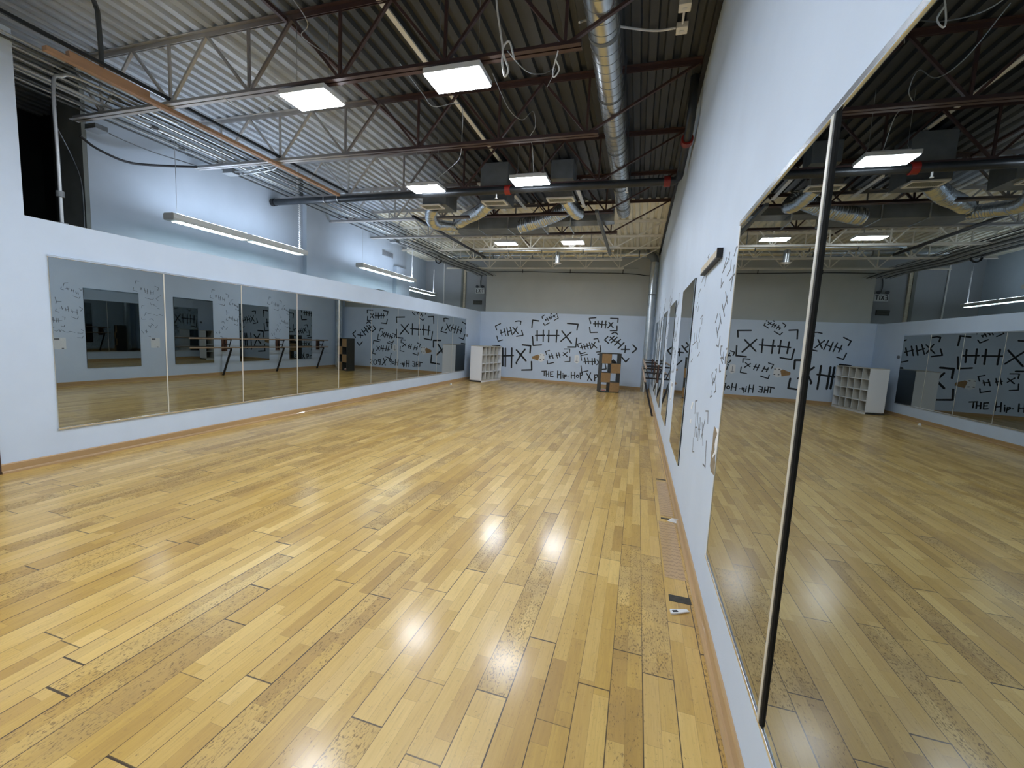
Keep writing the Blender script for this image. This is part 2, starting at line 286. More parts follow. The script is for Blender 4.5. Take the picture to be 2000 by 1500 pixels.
TAGS_BACK={'A': (0.036,[[(-5.167,2.148),(-5.372,2.045),(-5.314,1.897)],[(-4.569,2.248),(-4.44,2.276),(-4.35,2.264),(-4.367,2.139)],[(-5.294,1.661),(-5.234,1.465),(-5.053,1.522)],[(-4.307,1.924),(-4.24,1.741),(-4.498,1.687)],[(-5.147,1.904),(-5.086,1.686)],[(-5.016,1.965),(-4.936,1.693)],[(-5.157,1.778),(-4.961,1.857)],[(-4.902,1.993),(-4.829,1.706)],[(-4.771,2.03),(-4.674,1.744)],[(-4.877,1.829),(-4.699,1.916)],[(-4.664,2.026),(-4.43,1.787)],[(-4.485,2.049),(-4.626,1.778)]]),'B': (0.045,[[(-3.654,2.305),(-3.894,2.327),(-3.91,2.049)],[(-3.867,1.711),(-3.824,1.372),(-3.499,1.413)],[(-3.696,1.935),(-3.675,1.566)],[(-3.461,1.968),(-3.444,1.554)],[(-3.75,1.755),(-3.394,1.779)],[(-3.249,1.969),(-3.238,1.541)],[(-2.939,1.99),(-2.942,1.549)],[(-3.315,1.775),(-2.857,1.796)],[(-2.753,1.969),(-2.372,1.536)],[(-2.407,1.941),(-2.772,1.584)],[(-2.565,2.256),(-2.172,2.237),(-2.2,2.026)],[(-2.189,1.731),(-2.201,1.4),(-2.508,1.384)]]),'C': (0.03,[[(-3.447,2.533),(-3.545,2.461),(-3.518,2.401)],[(-3.215,2.574),(-3.17,2.59)],[(-2.992,2.593),(-2.975,2.575)],[(-2.956,2.511),(-2.92,2.437),(-3.062,2.349)],[(-3.476,2.227),(-3.416,2.146),(-3.242,2.251)],[(-3.406,2.367),(-3.372,2.32)],[(-3.355,2.437),(-3.294,2.338)],[(-3.405,2.352),(-3.314,2.401)],[(-3.272,2.478),(-3.219,2.386)],[(-3.211,2.51),(-3.15,2.391)],[(-3.269,2.43),(-3.162,2.474)],[(-3.12,2.536),(-3.03,2.463)],[(-3.035,2.546),(-3.131,2.465)]]),'D': (0.055,[[(-5.462,1.27),(-5.159,1.294)],[(-4.244,1.374),(-3.92,1.359),(-3.928,1.086)],[(-5.028,1.205),(-4.994,0.521)],[(-4.92,1.203),(-4.892,0.504)],[(-4.663,1.225),(-4.638,0.481)],[(-5.055,0.901),(-4.591,0.945)],[(-4.47,1.165),(-4.073,0.772)],[(-4.13,1.215),(-4.289,0.994),(-4.453,0.684),(-4.442,0.637)],[(-5.398,1.185),(-5.365,0.496)],[(-5.434,0.863),(-5.013,0.904)],[(-3.853,0.754),(-3.827,0.442),(-4.216,0.407)]]),'E': (0.032,[[(-3.18,1.222),(-3.327,1.175),(-3.279,1.046)],[(-2.625,1.306),(-2.419,1.317),(-2.426,1.188)],[(-3.242,0.824),(-3.22,0.709),(-2.988,0.778)],[(-2.393,1.03),(-2.381,0.856),(-2.572,0.828)],[(-3.194,1.067),(-3.146,0.931)],[(-3.086,1.104),(-3.021,0.931)],[(-3.19,0.997),(-3.043,1.029)],[(-2.917,1.144),(-2.859,0.956)],[(-2.825,1.157),(-2.767,0.985)],[(-2.911,1.045),(-2.765,1.077)],[(-2.655,1.167),(-2.492,1.032)],[(-2.503,1.191),(-2.648,1.061)]]),'F': (0.038,[[(-1.547,2.496),(-1.777,2.469),(-1.715,2.288)],[(-1.024,2.495),(-0.759,2.496),(-0.76,2.365)],[(-1.746,2.137),(-1.708,1.955),(-1.452,1.975)],[(-0.779,2.225),(-0.767,2.062),(-1.0,2.052)],[(-1.562,2.36),(-1.544,2.178)],[(-1.457,2.381),(-1.445,2.166)],[(-1.614,2.275),(-1.384,2.284)],[(-1.309,2.386),(-1.317,2.154)],[(-1.179,2.391),(-1.185,2.135)],[(-1.382,2.259),(-1.137,2.261)],[(-1.07,2.345),(-0.911,2.163)],[(-0.932,2.342),(-1.096,2.147)]]),'G': (0.042,[[(-0.936,1.948),(-0.859,2.001),(-0.793,1.987),(-0.728,1.933)],[(-1.073,1.834),(-1.179,1.713),(-1.023,1.596)],[(-0.848,1.861),(-1.007,1.705)],[(-0.749,1.825),(-0.944,1.625)],[(-0.983,1.822),(-0.801,1.666)],[(-0.623,1.757),(-0.816,1.541)],[(-0.495,1.648),(-0.679,1.433)],[(-0.738,1.685),(-0.583,1.545)],[(-0.43,1.537),(-0.436,1.298)],[(-0.564,1.406),(-0.294,1.421)],[(-0.18,1.583),(-0.036,1.452),(-0.182,1.304)],[(-0.536,1.135),(-0.379,0.963),(-0.285,1.093)]]),'H': (0.034,[[(-2.016,1.554),(-2.149,1.513),(-2.108,1.405)],[(-1.559,1.728),(-1.428,1.751),(-1.378,1.628)],[(-2.055,1.247),(-2.015,1.156),(-1.841,1.217)],[(-1.328,1.506),(-1.279,1.283),(-1.435,1.257)],[(-2.003,1.479),(-1.942,1.33)],[(-1.912,1.509),(-1.85,1.343)],[(-2.03,1.384),(-1.824,1.454)],[(-1.805,1.548),(-1.742,1.366)],[(-1.716,1.586),(-1.634,1.364)],[(-1.823,1.446),(-1.643,1.506)],[(-1.631,1.574),(-1.437,1.408)],[(-1.51,1.613),(-1.603,1.407)]]),'I': (0.034,[[(-1.761,1.154),(-1.994,1.098),(-1.957,0.921)],[(-1.845,1.022),(-1.796,0.804)],[(-1.736,1.028),(-1.696,0.811)],[(-1.877,0.867),(-1.668,0.897)],[(-1.576,1.021),(-1.551,0.786)],[(-1.485,1.027),(-1.463,0.834)],[(-1.634,0.891),(-1.443,0.912)],[(-1.398,0.973),(-1.245,0.798)],[(-1.258,0.982),(-1.394,0.797)],[(-1.964,0.725),(-1.919,0.489),(-1.695,0.556)],[(-1.388,1.184),(-1.094,1.218),(-1.075,1.069)],[(-1.101,0.866),(-1.046,0.668),(-1.2,0.641)]]),'T': (0.034,[[(-3.432,0.414),(-3.243,0.439)],[(-3.329,0.422),(-3.327,0.25)],[(-3.257,0.403),(-3.247,0.24)],[(-3.163,0.426),(-3.151,0.232)],[(-3.252,0.318),(-3.157,0.333)],[(-3.092,0.423),(-3.081,0.237)],[(-3.091,0.415),(-2.99,0.43)],[(-3.086,0.33),(-3.008,0.343)],[(-3.081,0.237),(-2.979,0.252)],[(-2.821,0.473),(-2.812,0.21)],[(-2.703,0.466),(-2.686,0.197)],[(-2.819,0.326),(-2.696,0.35)],[(-2.61,0.341),(-2.595,0.219)],[(-2.618,0.39),(-2.614,0.384)],[(-2.548,0.338),(-2.554,0.191)],[(-2.547,0.323),(-2.491,0.342),(-2.479,0.305),(-2.543,0.261)],[(-2.427,0.308),(-2.415,0.306)],[(-2.305,0.464),(-2.29,0.237)],[(-2.18,0.473),(-2.164,0.234)],[(-2.297,0.338),(-2.172,0.356)],[(-2.02,0.329),(-2.026,0.301),(-2.048,0.283),(-2.076,0.281),(-2.101,0.296),(-2.111,0.322),(-2.104,0.35),(-2.082,0.368),(-2.054,0.37),(-2.03,0.355),(-2.02,0.329)],[(-1.978,0.458),(-1.954,0.229)],[(-1.977,0.445),(-1.895,0.464),(-1.883,0.402),(-1.962,0.346)],[(-1.75,0.462),(-1.526,0.194)],[(-1.596,0.489),(-1.683,0.199)],[(-1.448,0.425),(-1.424,0.194)],[(-1.447,0.417),(-1.351,0.432),(-1.333,0.359),(-1.431,0.302)],[(-1.106,0.301),(-1.117,0.242),(-1.155,0.203),(-1.205,0.199),(-1.248,0.232),(-1.267,0.289),(-1.256,0.348),(-1.218,0.387),(-1.168,0.391),(-1.126,0.358),(-1.106,0.301)],[(-0.943,0.388),(-1.038,0.364),(-1.009,0.292),(-0.934,0.257),(-1.042,0.19)]])}
TAGS_RIGHT={'r1': (0.014,[[(6.369,2.346),(6.304,2.33),(6.285,2.26)],[(6.253,2.242),(6.239,2.187),(6.286,2.179)],[(6.325,2.211),(6.384,2.225)],[(6.342,2.247),(6.366,2.189)],[(6.422,2.216),(6.43,2.162)],[(6.459,2.2),(6.467,2.146)],[(6.42,2.182),(6.468,2.171)],[(6.502,2.178),(6.51,2.116)],[(6.539,2.161),(6.544,2.099)],[(6.498,2.143),(6.546,2.127)],[(6.447,2.061),(6.555,2.017),(6.573,2.054)],[(6.566,2.241),(6.597,2.203),(6.621,2.234)]]),'r2': (0.014,[[(6.236,1.916),(6.158,1.915),(6.14,1.866)],[(6.132,2.0),(6.148,1.921)],[(6.197,1.77),(6.26,1.768)],[(6.231,1.814),(6.248,1.74)],[(6.298,1.785),(6.306,1.717)],[(6.343,1.816),(6.353,1.693)],[(6.297,1.751),(6.36,1.742)],[(6.41,1.753),(6.422,1.671)],[(6.503,1.76),(6.504,1.648)],[(6.402,1.711),(6.511,1.698)],[(6.139,1.745),(6.126,1.697),(6.187,1.674)],[(6.551,1.827),(6.605,1.783),(6.569,1.73)],[(6.396,1.585),(6.498,1.543),(6.523,1.593)]]),'r3': (0.014,[[(6.068,1.551),(6.083,1.445)],[(6.083,1.552),(6.095,1.486)],[(6.06,1.497),(6.106,1.493)],[(6.129,1.542),(6.13,1.454)],[(6.165,1.537),(6.166,1.456)],[(6.121,1.487),(6.225,1.493)],[(6.235,1.575),(6.282,1.571),(6.274,1.516)],[(6.203,1.369),(6.256,1.357),(6.268,1.399)]]),'r4': (0.012,[[(6.088,1.343),(6.057,1.335),(6.059,1.281)],[(6.084,1.269),(6.124,1.25),(6.168,1.292),(6.181,1.244),(6.21,1.287)],[(6.22,1.273),(6.271,1.24),(6.314,1.235),(6.347,1.256)],[(6.347,1.256),(6.401,1.244),(6.444,1.231)],[(6.489,1.225),(6.544,1.213),(6.59,1.228)],[(6.56,1.306),(6.604,1.271)],[(6.478,1.119),(6.573,1.106),(6.587,1.157)]]),'r5': (0.014,[[(7.795,2.574),(7.719,2.579),(7.702,2.5)],[(7.664,2.41),(7.648,2.338),(7.743,2.319)],[(7.817,2.422),(7.85,2.371)],[(7.86,2.432),(7.815,2.367)],[(7.916,2.418),(7.926,2.309)],[(7.98,2.403),(7.968,2.282)],[(7.914,2.363),(7.985,2.348)],[(8.051,2.38),(8.055,2.284)],[(8.125,2.373),(8.114,2.275)],[(8.042,2.331),(8.13,2.325)],[(8.159,2.505),(8.256,2.469),(8.23,2.401)],[(7.92,2.174),(8.101,2.137),(8.118,2.187)]]),'r6': (0.012,[[(8.309,2.281),(8.177,2.185),(8.227,2.125)],[(8.032,2.058),(8.059,2.004)],[(8.089,2.023),(8.118,2.002)],[(8.119,2.018),(8.177,1.974)],[(8.205,1.928),(8.25,1.912)],[(7.898,1.966),(7.834,1.968),(7.831,1.897)],[(7.888,1.711),(7.92,1.793),(7.991,1.766),(8.051,1.786)],[(8.109,1.758),(8.182,1.73),(8.26,1.768),(8.32,1.739)],[(7.913,1.62),(7.82,1.611),(7.821,1.651)]]),'r7': (0.014,[[(8.0,1.622),(8.06,1.641),(8.102,1.587)],[(7.972,1.459),(8.021,1.397)],[(8.04,1.511),(8.097,1.465)],[(8.007,1.428),(8.069,1.496)],[(7.886,1.311),(7.944,1.297)],[(7.917,1.352),(7.921,1.264)],[(7.801,1.325),(7.855,1.246)],[(8.14,1.401),(8.188,1.469)],[(7.939,1.184),(8.012,1.161)]]),'q1': (0.012,[[(2.887,2.184),(2.893,2.15)],[(2.919,2.153),(2.881,2.141)],[(2.979,2.171),(3.044,2.112)],[(3.072,2.095),(2.958,2.131),(2.919,2.137)],[(2.818,2.126),(2.815,2.073)],[(2.813,2.07),(2.899,2.049)],[(2.713,2.077),(2.739,1.94)],[(2.646,2.027),(2.805,2.008)],[(3.089,2.058),(3.076,2.0)],[(3.015,2.025),(3.076,2.0)],[(2.704,2.176),(2.742,2.138)],[(2.684,2.177),(2.624,2.148)]]),'q2': (0.012,[[(3.771,2.35),(3.833,2.338)],[(3.801,2.332),(3.785,2.296)],[(4.12,2.309),(4.157,2.289)],[(4.134,2.28),(4.162,2.246)],[(3.917,2.218),(4.06,2.172)],[(3.955,2.205),(4.04,2.19)],[(3.805,2.183),(3.863,2.114)],[(4.089,2.117),(4.19,2.086)],[(4.17,2.084),(4.167,2.054)],[(4.208,2.01),(4.299,1.953)],[(4.097,1.98),(4.147,1.926)]]),'q3': (0.014,[[(2.897,1.95),(2.797,1.87)],[(2.815,1.92),(2.892,1.845)],[(2.964,1.88),(2.851,1.801)],[(3.098,1.829),(3.151,1.778)],[(3.017,1.824),(2.935,1.76)],[(2.968,1.786),(2.996,1.735)],[(3.087,1.739),(2.999,1.672)],[(2.996,1.735),(3.033,1.698)],[(2.926,1.678),(2.946,1.613),(3.03,1.623)]]),'q4': (0.012,[[(3.807,1.869),(3.917,1.845)],[(3.82,1.843),(3.805,1.798)],[(3.881,1.769),(3.916,1.701),(3.83,1.65)],[(4.058,1.752),(4.037,1.675)],[(4.212,1.732),(4.183,1.642)],[(4.027,1.66),(4.288,1.622)],[(4.33,1.622),(4.303,1.56)],[(3.928,1.646),(3.908,1.594)],[(4.049,1.641),(4.032,1.593)],[(3.768,1.562),(3.862,1.53)],[(4.191,1.496),(4.289,1.462)]]),'q5': (0.014,[[(2.864,1.615),(2.822,1.618)],[(2.86,1.613),(2.853,1.563)],[(2.688,1.601),(2.645,1.605)],[(2.649,1.599),(2.643,1.574)],[(2.758,1.58),(2.749,1.546)],[(2.803,1.567),(2.802,1.551)],[(2.825,1.543),(2.785,1.55),(2.737,1.54)],[(2.68,1.57),(2.671,1.523)],[(2.696,1.554),(2.685,1.519)],[(2.802,1.534),(2.758,1.516)],[(2.838,1.503),(2.827,1.466)],[(2.833,1.461),(2.79,1.465)],[(2.626,1.525),(2.619,1.482)],[(2.654,1.459),(2.616,1.456)]]),'q6': (0.012,[[(2.968,1.463),(2.929,1.471)],[(2.927,1.46),(2.95,1.399)],[(3.058,1.44),(3.082,1.425),(3.063,1.405)],[(3.015,1.405),(3.011,1.362)],[(3.038,1.372),(2.982,1.384)],[(2.964,1.405),(2.96,1.381)],[(2.905,1.389),(2.886,1.339)],[(2.934,1.319),(2.878,1.336)],[(3.049,1.318),(3.04,1.286)],[(3.056,1.275),(3.0,1.291)]]),'q7': (0.014,[[(3.742,1.159),(3.632,1.18)],[(3.739,1.155),(3.698,1.063)],[(3.626,1.079),(3.6,0.969)],[(3.528,1.095),(3.485,0.913)],[(3.597,0.964),(3.51,0.982)],[(3.441,1.07),(3.406,0.901)],[(3.388,1.079),(3.348,0.937)],[(3.431,0.984),(3.351,0.998)],[(3.61,0.957),(3.584,0.897)],[(3.289,1.06),(3.158,0.923)],[(3.18,1.097),(3.259,0.947)],[(3.181,1.162),(3.082,1.177),(3.049,1.097)],[(3.648,0.868),(3.618,0.762),(3.535,0.782)],[(3.035,0.979),(2.98,0.812)],[(3.075,0.809),(2.991,0.817)]])}
PATCH_RIGHT={'torn_brown': [(2.809,1.123),(2.714,1.122),(2.682,1.103),(2.74,1.06),(2.741,1.007),(2.69,0.974),(2.688,0.952),(2.656,0.916),(2.672,0.854),(2.757,0.849),(2.81,0.873),(2.807,0.913),(2.814,0.962),(2.805,1.023),(2.814,1.075)],'torn_white': [(2.759,1.129),(2.649,1.131),(2.622,1.101),(2.656,1.057),(2.638,1.024),(2.642,0.998),(2.69,0.974),(2.753,0.935),(2.768,0.943),(2.724,0.977),(2.7,1.009),(2.73,1.025),(2.713,1.066),(2.682,1.103)],'spackle': [(3.907,1.133),(3.842,1.131),(3.916,1.061),(3.988,1.067)],'spackle2': [(3.918,0.979),(3.867,0.983),(3.87,0.947),(3.938,0.948)]}
PATCH_BACK={'tan': [(-3.84,0.951),(-3.613,1.042),(-3.546,0.992),(-3.599,0.809),(-3.836,0.873)],'white1': [(-3.604,1.035),(-3.504,1.095),(-3.36,1.065),(-3.354,0.833),(-3.485,0.762),(-3.6,0.817),(-3.545,0.976)],'white2': [(-2.223,1.084),(-2.139,1.115),(-2.053,1.094),(-2.029,0.857),(-2.118,0.792),(-2.224,0.845)],'outlet1': [(-3.534,1.054),(-3.375,1.064),(-3.362,0.848),(-3.521,0.838)]}
# ================================================================ THE ROOM
XR, XL, YB, YN = 0.49, -5.98, 15.6, -3.2      # right wall, left partition, back wall, near wall
XO = -7.15                                    # outer wall of the side space
ZD = 4.80                                     # underside of the roof deck
struct(MB().box(-9.6, XR, YN, 17.4, -0.12, 0.0).build('floor', 'floor_wood'))
struct(MB().box(XR, XR+0.15, YN-0.15, 17.4, -0.12, 5.0).build('wall_right', 'wall_paint'))
struct(MB().box(XL-0.14, XL, 2.76, YB, 0, 2.58).build('wall_left', 'wall_paint'))
struct(MB().box(XL-0.14, XL, YN, 1.50, 0, 4.30).box(XL-0.14, XL, 2.44, 2.76, 0, 4.30).box(XL-0.14, XL, 1.50, 2.44, 2.15, 4.30).build('wall_left_tall', 'wall_paint'))
struct(MB().box(XL-0.14, XR, YB, YB+0.14, 0, 2.60).build('wall_back', 'wall_paint'))
struct(MB().box(-5.86, XR, YB+0.14, YB+0.26, 2.4, 4.85).build('wall_back_upper', 'wall_beige'))
struct(MB().box(-9.6, XR+0.15, YN-0.15, YN, 0, 5.0).build('wall_near', 'wall_grey'))
struct(MB().box(XO-0.45, XO, 3.95, 11.95, 0, 5.0).build('wall_outer', 'wall_outer'))
struct(MB().box(XO-0.455, XO-0.001, 3.90, 3.95, 0, 5.0).build('trim_1', 'pier_dark'))
struct(MB().box(XO, XO+0.10, 7.68, 8.16, 0, 5.0).build('wall_pier', 'wall_outer'))
struct(MB().box(XO-0.0, XO+0.13, 11.2, 11.95, 0, 3.55).build('wall_pier_far', 'wall_outer'))
struct(MB().box(-9.6, XO-0.45, 4.7, 4.85, 0, 5.0).build('wall_side_dark', 'wall_unlit'))
struct(MB().box(-9.75, -9.6, YN, 4.85, 0, 5.0).build('wall_far_left', 'wall_unlit'))
struct(MB().box(-9.35, -9.2, 11.5, 17.0, 0, 5.0).build('wall_recess_left', 'wall_outer'))
struct(MB().box(-9.2, XO-0.45, 11.5, 11.65, 0, 5.0).build('wall_recess_near', 'wall_outer'))
struct(MB().box(-9.35, -5.86, 17.0, 17.15, 0, 5.0).build('wall_recess_back', 'wall_grey'))
struct(MB().box(-7.45, -7.36, 16.9, 17.0, 0, 4.5).build('trim_2', 'pier_dark'))
struct(MB().box(-7.36, -7.27, 16.93, 17.0, 0, 4.4).build('trim_3', 'pale_wood'))
struct(MB().box(-7.27, -5.86, 16.93, 17.0, 4.33, 4.4).build('trim_4', 'fixture_beige'))
# dark doorway at the left, only its edge shows
struct(MB().box(XL-0.10, XL-0.04, 1.52, 2.42, 0, 2.13).build('door_1', 'door_dark'))
struct(MB().box(XL-0.02, XL+0.015, 2.41, 2.455, 0, 2.17).box(XL-0.02, XL+0.015, 1.485, 1.53, 0, 2.17).build('trim_5', 'door_dark'))
# dark angle topping the right wall; its black also paints the shadow there
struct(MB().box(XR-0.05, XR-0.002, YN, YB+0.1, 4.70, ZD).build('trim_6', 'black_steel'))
# roof deck: trapezoid flutes that run along the room
def deck(name, m, y0, y1, x0=-9.6, x1=0.62, p=0.172):
    mb = MB(); vs = []; x = x0; prof = []
    while x < x1:
        prof += [(x, ZD), (x+0.082, ZD), (x+0.098, ZD+0.045), (x+0.156, ZD+0.045)]; x += p
    n = len(prof)
    vs = [(a, y0, b) for a, b in prof] + [(a, y1, b) for a, b in prof]
    mb.add(vs, [(i, n+i, n+i+1, i+1) for i in range(n-1)])
    mb.box(x0, x1, y0, y1, ZD+0.07, ZD+0.16)
    return struct(mb.build(name, m))
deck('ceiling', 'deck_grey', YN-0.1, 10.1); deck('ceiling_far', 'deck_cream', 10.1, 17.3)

def baseboard(name, x0, y0, x1, y1, nx, ny, m):
    # profile swept from one corner to the other: board plus quarter-round shoe
    prof = [(0, 0), (0.032, 0), (0.030, 0.016), (0.022, 0.026), (0.014, 0.028), (0.014, 0.088), (0.008, 0.098), (0, 0.098)]
    n = len(prof); vs = [(x+nx*d, y+ny*d, z) for x, y in ((x0, y0), (x1, y1)) for d, z in prof]
    return struct(MB().add(vs, [tuple(range(n)), tuple(range(2*n-1, n-1, -1))] + [(i, n+i, n+(i+1) % n, (i+1) % n) for i in range(n)]).build(name, m))
baseboard('baseboard_right', XR, YN, XR, YB, -1, 0, 'wood_trim')
baseboard('baseboard_left', XL, 2.455, XL, YB, 1, 0, 'wood_trim')
baseboard('baseboard_back', XL, YB, XR, YB, 0, -1, 'wood_trim_x')

# ================================================================ ROOF STEEL
JY = [3.82+1.57*k for k in range(-4, 9)]
NB = [-0.80, -1.93, -3.09, -4.26, -5.43, -6.60]        # bottom panel points
NT = [0.42, -1.37, -2.51, -3.68, -4.85, -6.02, -7.10]  # top panel points
ZB, ZT = 4.11, 4.745
def joist(y, m, label, last):
    root = empty('bar_joist', (0, y, 0)); tag(root, label, 'roof joist', 'open web joists across the roof')
    def angle_pair(name, x0, x1, z, flip):
        mb = MB()
        for s in (-1, 1):
            a, b_ = (0.008*s, 0.052*s) if s > 0 else (0.052*s, 0.008*s)
            if flip: mb.box(x0, x1, a, b_, z-0.004, z+0.004); mb.box(x0, x1, min(0.008*s, 0.014*s), max(0.008*s, 0.014*s), z, z+0.05)
            else: mb.box(x0, x1, a, b_, z+0.046, z+0.054); mb.box(x0, x1, min(0.008*s, 0.014*s), max(0.008*s, 0.014*s), z, z+0.05)
        return mb.build(name, m, root)
    angle_pair('top_chord', -7.14, 0.47, ZT, False)
    angle_pair('bottom_chord', -7.14, -0.66, ZB-0.02, True)
    for i, xb in enumerate(NB):
        for xt in (NT[i], NT[i+1]):
            MB().bar((xb, 0, ZB), (xt, 0, ZT+0.02), 0.026, 0.030, (0, 1, 0)).build('web_diagonal', m, root)
        MB().bar((xb, 0, ZB), (xb, 0, ZT+0.01), 0.026, 0.026, (0, 1, 0)).build('web_post', m, root)
    return root
def joist_label(k):
    names = {-4: 'red-brown open web roof joist farthest behind the viewer', -3: 'red-brown open web roof joist next behind the viewer', -2: 'red-brown open web roof joist directly over the viewer',
             -1: 'red-brown open web roof joist cut by the top edge of the photo', 0: 'red-brown open web joist with the two nearest panel lights under it',
             1: 'red-brown open web joist halfway between the nearest panel lights and the black sprinkler main', 2: 'red-brown open web joist standing right on the black sprinkler main',
             3: 'dark open web joist just beyond the three air registers', 4: 'dark open web joist in front of the broad flat air duct', 5: 'pale open web joist just beyond the farthest pair of panel lights',
             6: 'pale open web joist second before the crosswise round duct', 7: 'pale open web joist right before the crosswise round duct', 8: 'pale open web joist over the far side recess behind the back wall'}
    return names[k]
for i, y in enumerate(JY):
    k = i-4
    if k == 8: continue
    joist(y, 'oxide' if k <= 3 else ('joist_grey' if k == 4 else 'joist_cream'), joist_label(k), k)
# bridging runs lengthwise
def long_bar(name, x, z, y0, y1, a, b_, m, label, cat):
    return tag(MB().bar((x, y0, z), (x, y1, z), a, b_).build(name, m), label, cat, 'lengthwise bridging between the joists')
long_bar('bridging_angle', -5.43, ZB+0.05, -2.0, 6.93, 0.03, 0.03, 'pipe_black', 'dark thin bridging angle low on the joists, next to the rusty timber beam', 'bridging')
long_bar('bridging_angle', -4.78, ZB-0.045, 8.2, 12.6, 0.05, 0.05, 'black_steel', 'black lengthwise angle under the joists left of the broad air duct', 'bridging')
long_bar('bridging_angle', -3.74, ZT+0.0, 0.5, 15.0, 0.035, 0.035, 'oxide_bar', 'red-brown bridging bar high under the roof deck, left of the cream strip', 'bridging')
long_bar('bridging_angle', -0.95, ZB-0.045, 8.3, 12.3, 0.06, 0.06, 'galv_dull', 'grey lengthwise bar under the joist ends, right beside the big spiral duct', 'bridging')
long_bar('roof_strip', -2.64, ZT+0.02, -2.0, 7.6, 0.055, 0.02, 'register_cream', 'long cream strip under the dark deck passing behind the nearest panel light', 'strip')
for x, y0, y1, lb in ((-4.30, 8.0, 10.0, 'leftmost'), (-3.32, 8.2, 10.0, 'second'), (-2.80, 8.3, 10.0, 'third'), (-1.42, 8.1, 10.0, 'rightmost')):
    long_bar('roof_strip', x, 4.66, y0, y1, 0.07, 0.02, 'register_cream', lb + ' of the four short cream strips behind the air registers, from the left', 'strip')

# rusty timber / rail along the conduits
r = empty('timber_beam', (-5.49, 2.0, 4.045)); tag(r, 'rusty orange-brown long beam lying across the joists at the left', 'beam')
MB().box(-0.032, 0.032, 0.75, 4.77, -0.005, 0.035).build('lower_beam', 'rust_wood', r)
MB().box(-0.028, 0.028, 0.92, 1.62, 0.035, 0.095).build('upper_board', 'rust_wood', r)

# conduits beside it
cx = [(-5.80, 0.012, 'conduit'), (-5.92, 0.014, 'conduit_dark'), (-6.01, 0.011, 'conduit'), (-6.13, 0.016, 'conduit_dark'), (-6.23, 0.013, 'conduit'), (-6.31, 0.012, 'conduit_dark'),
      (-6.44, 0.020, 'conduit'), (-6.53, 0.014, 'conduit'), (-6.66, 0.012, 'conduit_dark'), (-6.78, 0.012, 'conduit'), (-6.88, 0.013, 'conduit_dark')]
ordn = ['first', 'second', 'third', 'fourth', 'fifth', 'sixth', 'seventh', 'eighth', 'ninth', 'tenth', 'eleventh']
for i, (x, rr, m) in enumerate(cx):
    z = 4.165 + (0.01 if i % 2 else 0.0); pts = [(x, YN+0.3, z)]
    for y in (0.5, 3.6, 5.4, 6.9, 8.5, 10.1, 11.7, 13.2, 15.2): pts.append((x + random.uniform(-0.012, 0.012), y, z + random.uniform(-0.006, 0.004)))
    o = empty('conduit_run', (x, 4, z)); tag(o, ordn[i] + ' conduit counted left from the rusty beam, a ' + ('bright' if m == 'conduit' else 'dark') + ' pipe', 'conduit', 'parallel conduits over the left partition')
    q = [(p[0]-x, p[1]-4, p[2]-z) for p in pts]
    MB().tube(q, rr, 8).build('pipe', m, o, True)
    for y in (0.9+i*0.13, 3.1+i*0.2, 6.2+i*0.11, 9.3-i*0.1):
        MB().tube([(0, y-4-0.04, 0), (0, y-4+0.04, 0)], rr*1.55, 8).build('coupling', 'conduit_dark', o, True)
# tilted bundle farther down the room
for i in range(7):
    x = -6.55 + i*0.12
    pts = [(x, 10.2, 4.02), (x+0.02, 11.7, 4.04), (x+0.1, 13.3, 4.0), (x+0.25, 14.9, 4.03), (x+0.35, 15.7, 3.98)]
    tag(MB().tube(curve_pts(pts, 4), 0.013+0.004*(i % 3), 7).build('conduit_run', 'conduit_dark' if i % 2 else 'conduit', None, True), ordn[i] + ' conduit from the left in the far bundle ending at the back corner', 'conduit', 'low conduits near the back wall')
# splice boxes
for x, y, z, lb in ((-6.95, 3.95, 4.04, 'small steel junction box at the left end of the nearest joist, cable hanging out'), (-6.6, 5.55, 4.07, 'flat steel junction box under the second joist beside the conduits'),
                    (-6.55, 10.3, 4.05, 'steel junction box where the far conduits begin')):
    b0 = empty('junction_box', (x, y, z)); tag(b0, lb, 'junction box', 'junction boxes among the conduits')
    MB().box(-0.10, 0.10, -0.07, 0.07, -0.03, 0.03).build('box_body', 'galv_dull', b0, bevel=0.006)
    MB().box(-0.105, 0.105, -0.075, 0.075, -0.036, -0.03).build('cover_plate', 'conduit', b0)
# flexible jumper under the second joist
tag(MB().tube(curve_pts([(-6.45, 5.50, 4.05), (-6.2, 5.46, 4.03), (-5.75, 5.42, 4.05), (-5.55, 5.44, 4.08), (-5.7, 5.5, 4.04), (-6.3, 5.52, 4.01)], 8), 0.012, 8).build('cable_jumper', 'conduit', None, True), 'bright flexible conduit jumper looping under the second joist', 'conduit')
# conduit riser on the partition
r = empty('conduit_riser', (-6.04, 3.08, 2.58)); tag(r, 'tall pale conduit pipe rising from the partition top in front of the dark opening', 'conduit')
MB().tube(curve_pts([(0, 0, 0.0), (0, 0, 0.7), (0, 0, 1.40), (0.02, 0.06, 1.52), (0.05, 0.25, 1.57), (0.06, 1.2, 1.585)], 6), 0.016, 10).build('pipe', 'conduit', r, True)
MB().tube([(0, 0, 0.28), (0, 0, 0.34)], 0.034, 10).build('coupling', 'galv_dull', r, True)
MB().tube([(0, 0, 0.0), (0, 0, 0.012)], 0.05, 12).build('flange', 'galv_dull', r, True)
tag(MB().tube(curve_pts([(-5.57, 3.2, ZD), (-5.57, 3.22, 4.74), (-5.52, 3.2, 4.66), (-5.50, 3.2, 4.3), (-5.50, 3.2, 4.15)], 6), 0.022, 8).build('conduit_drop', 'conduit_dark', None, True), 'dark bent conduit dropping from the deck to the rusty beam', 'conduit')
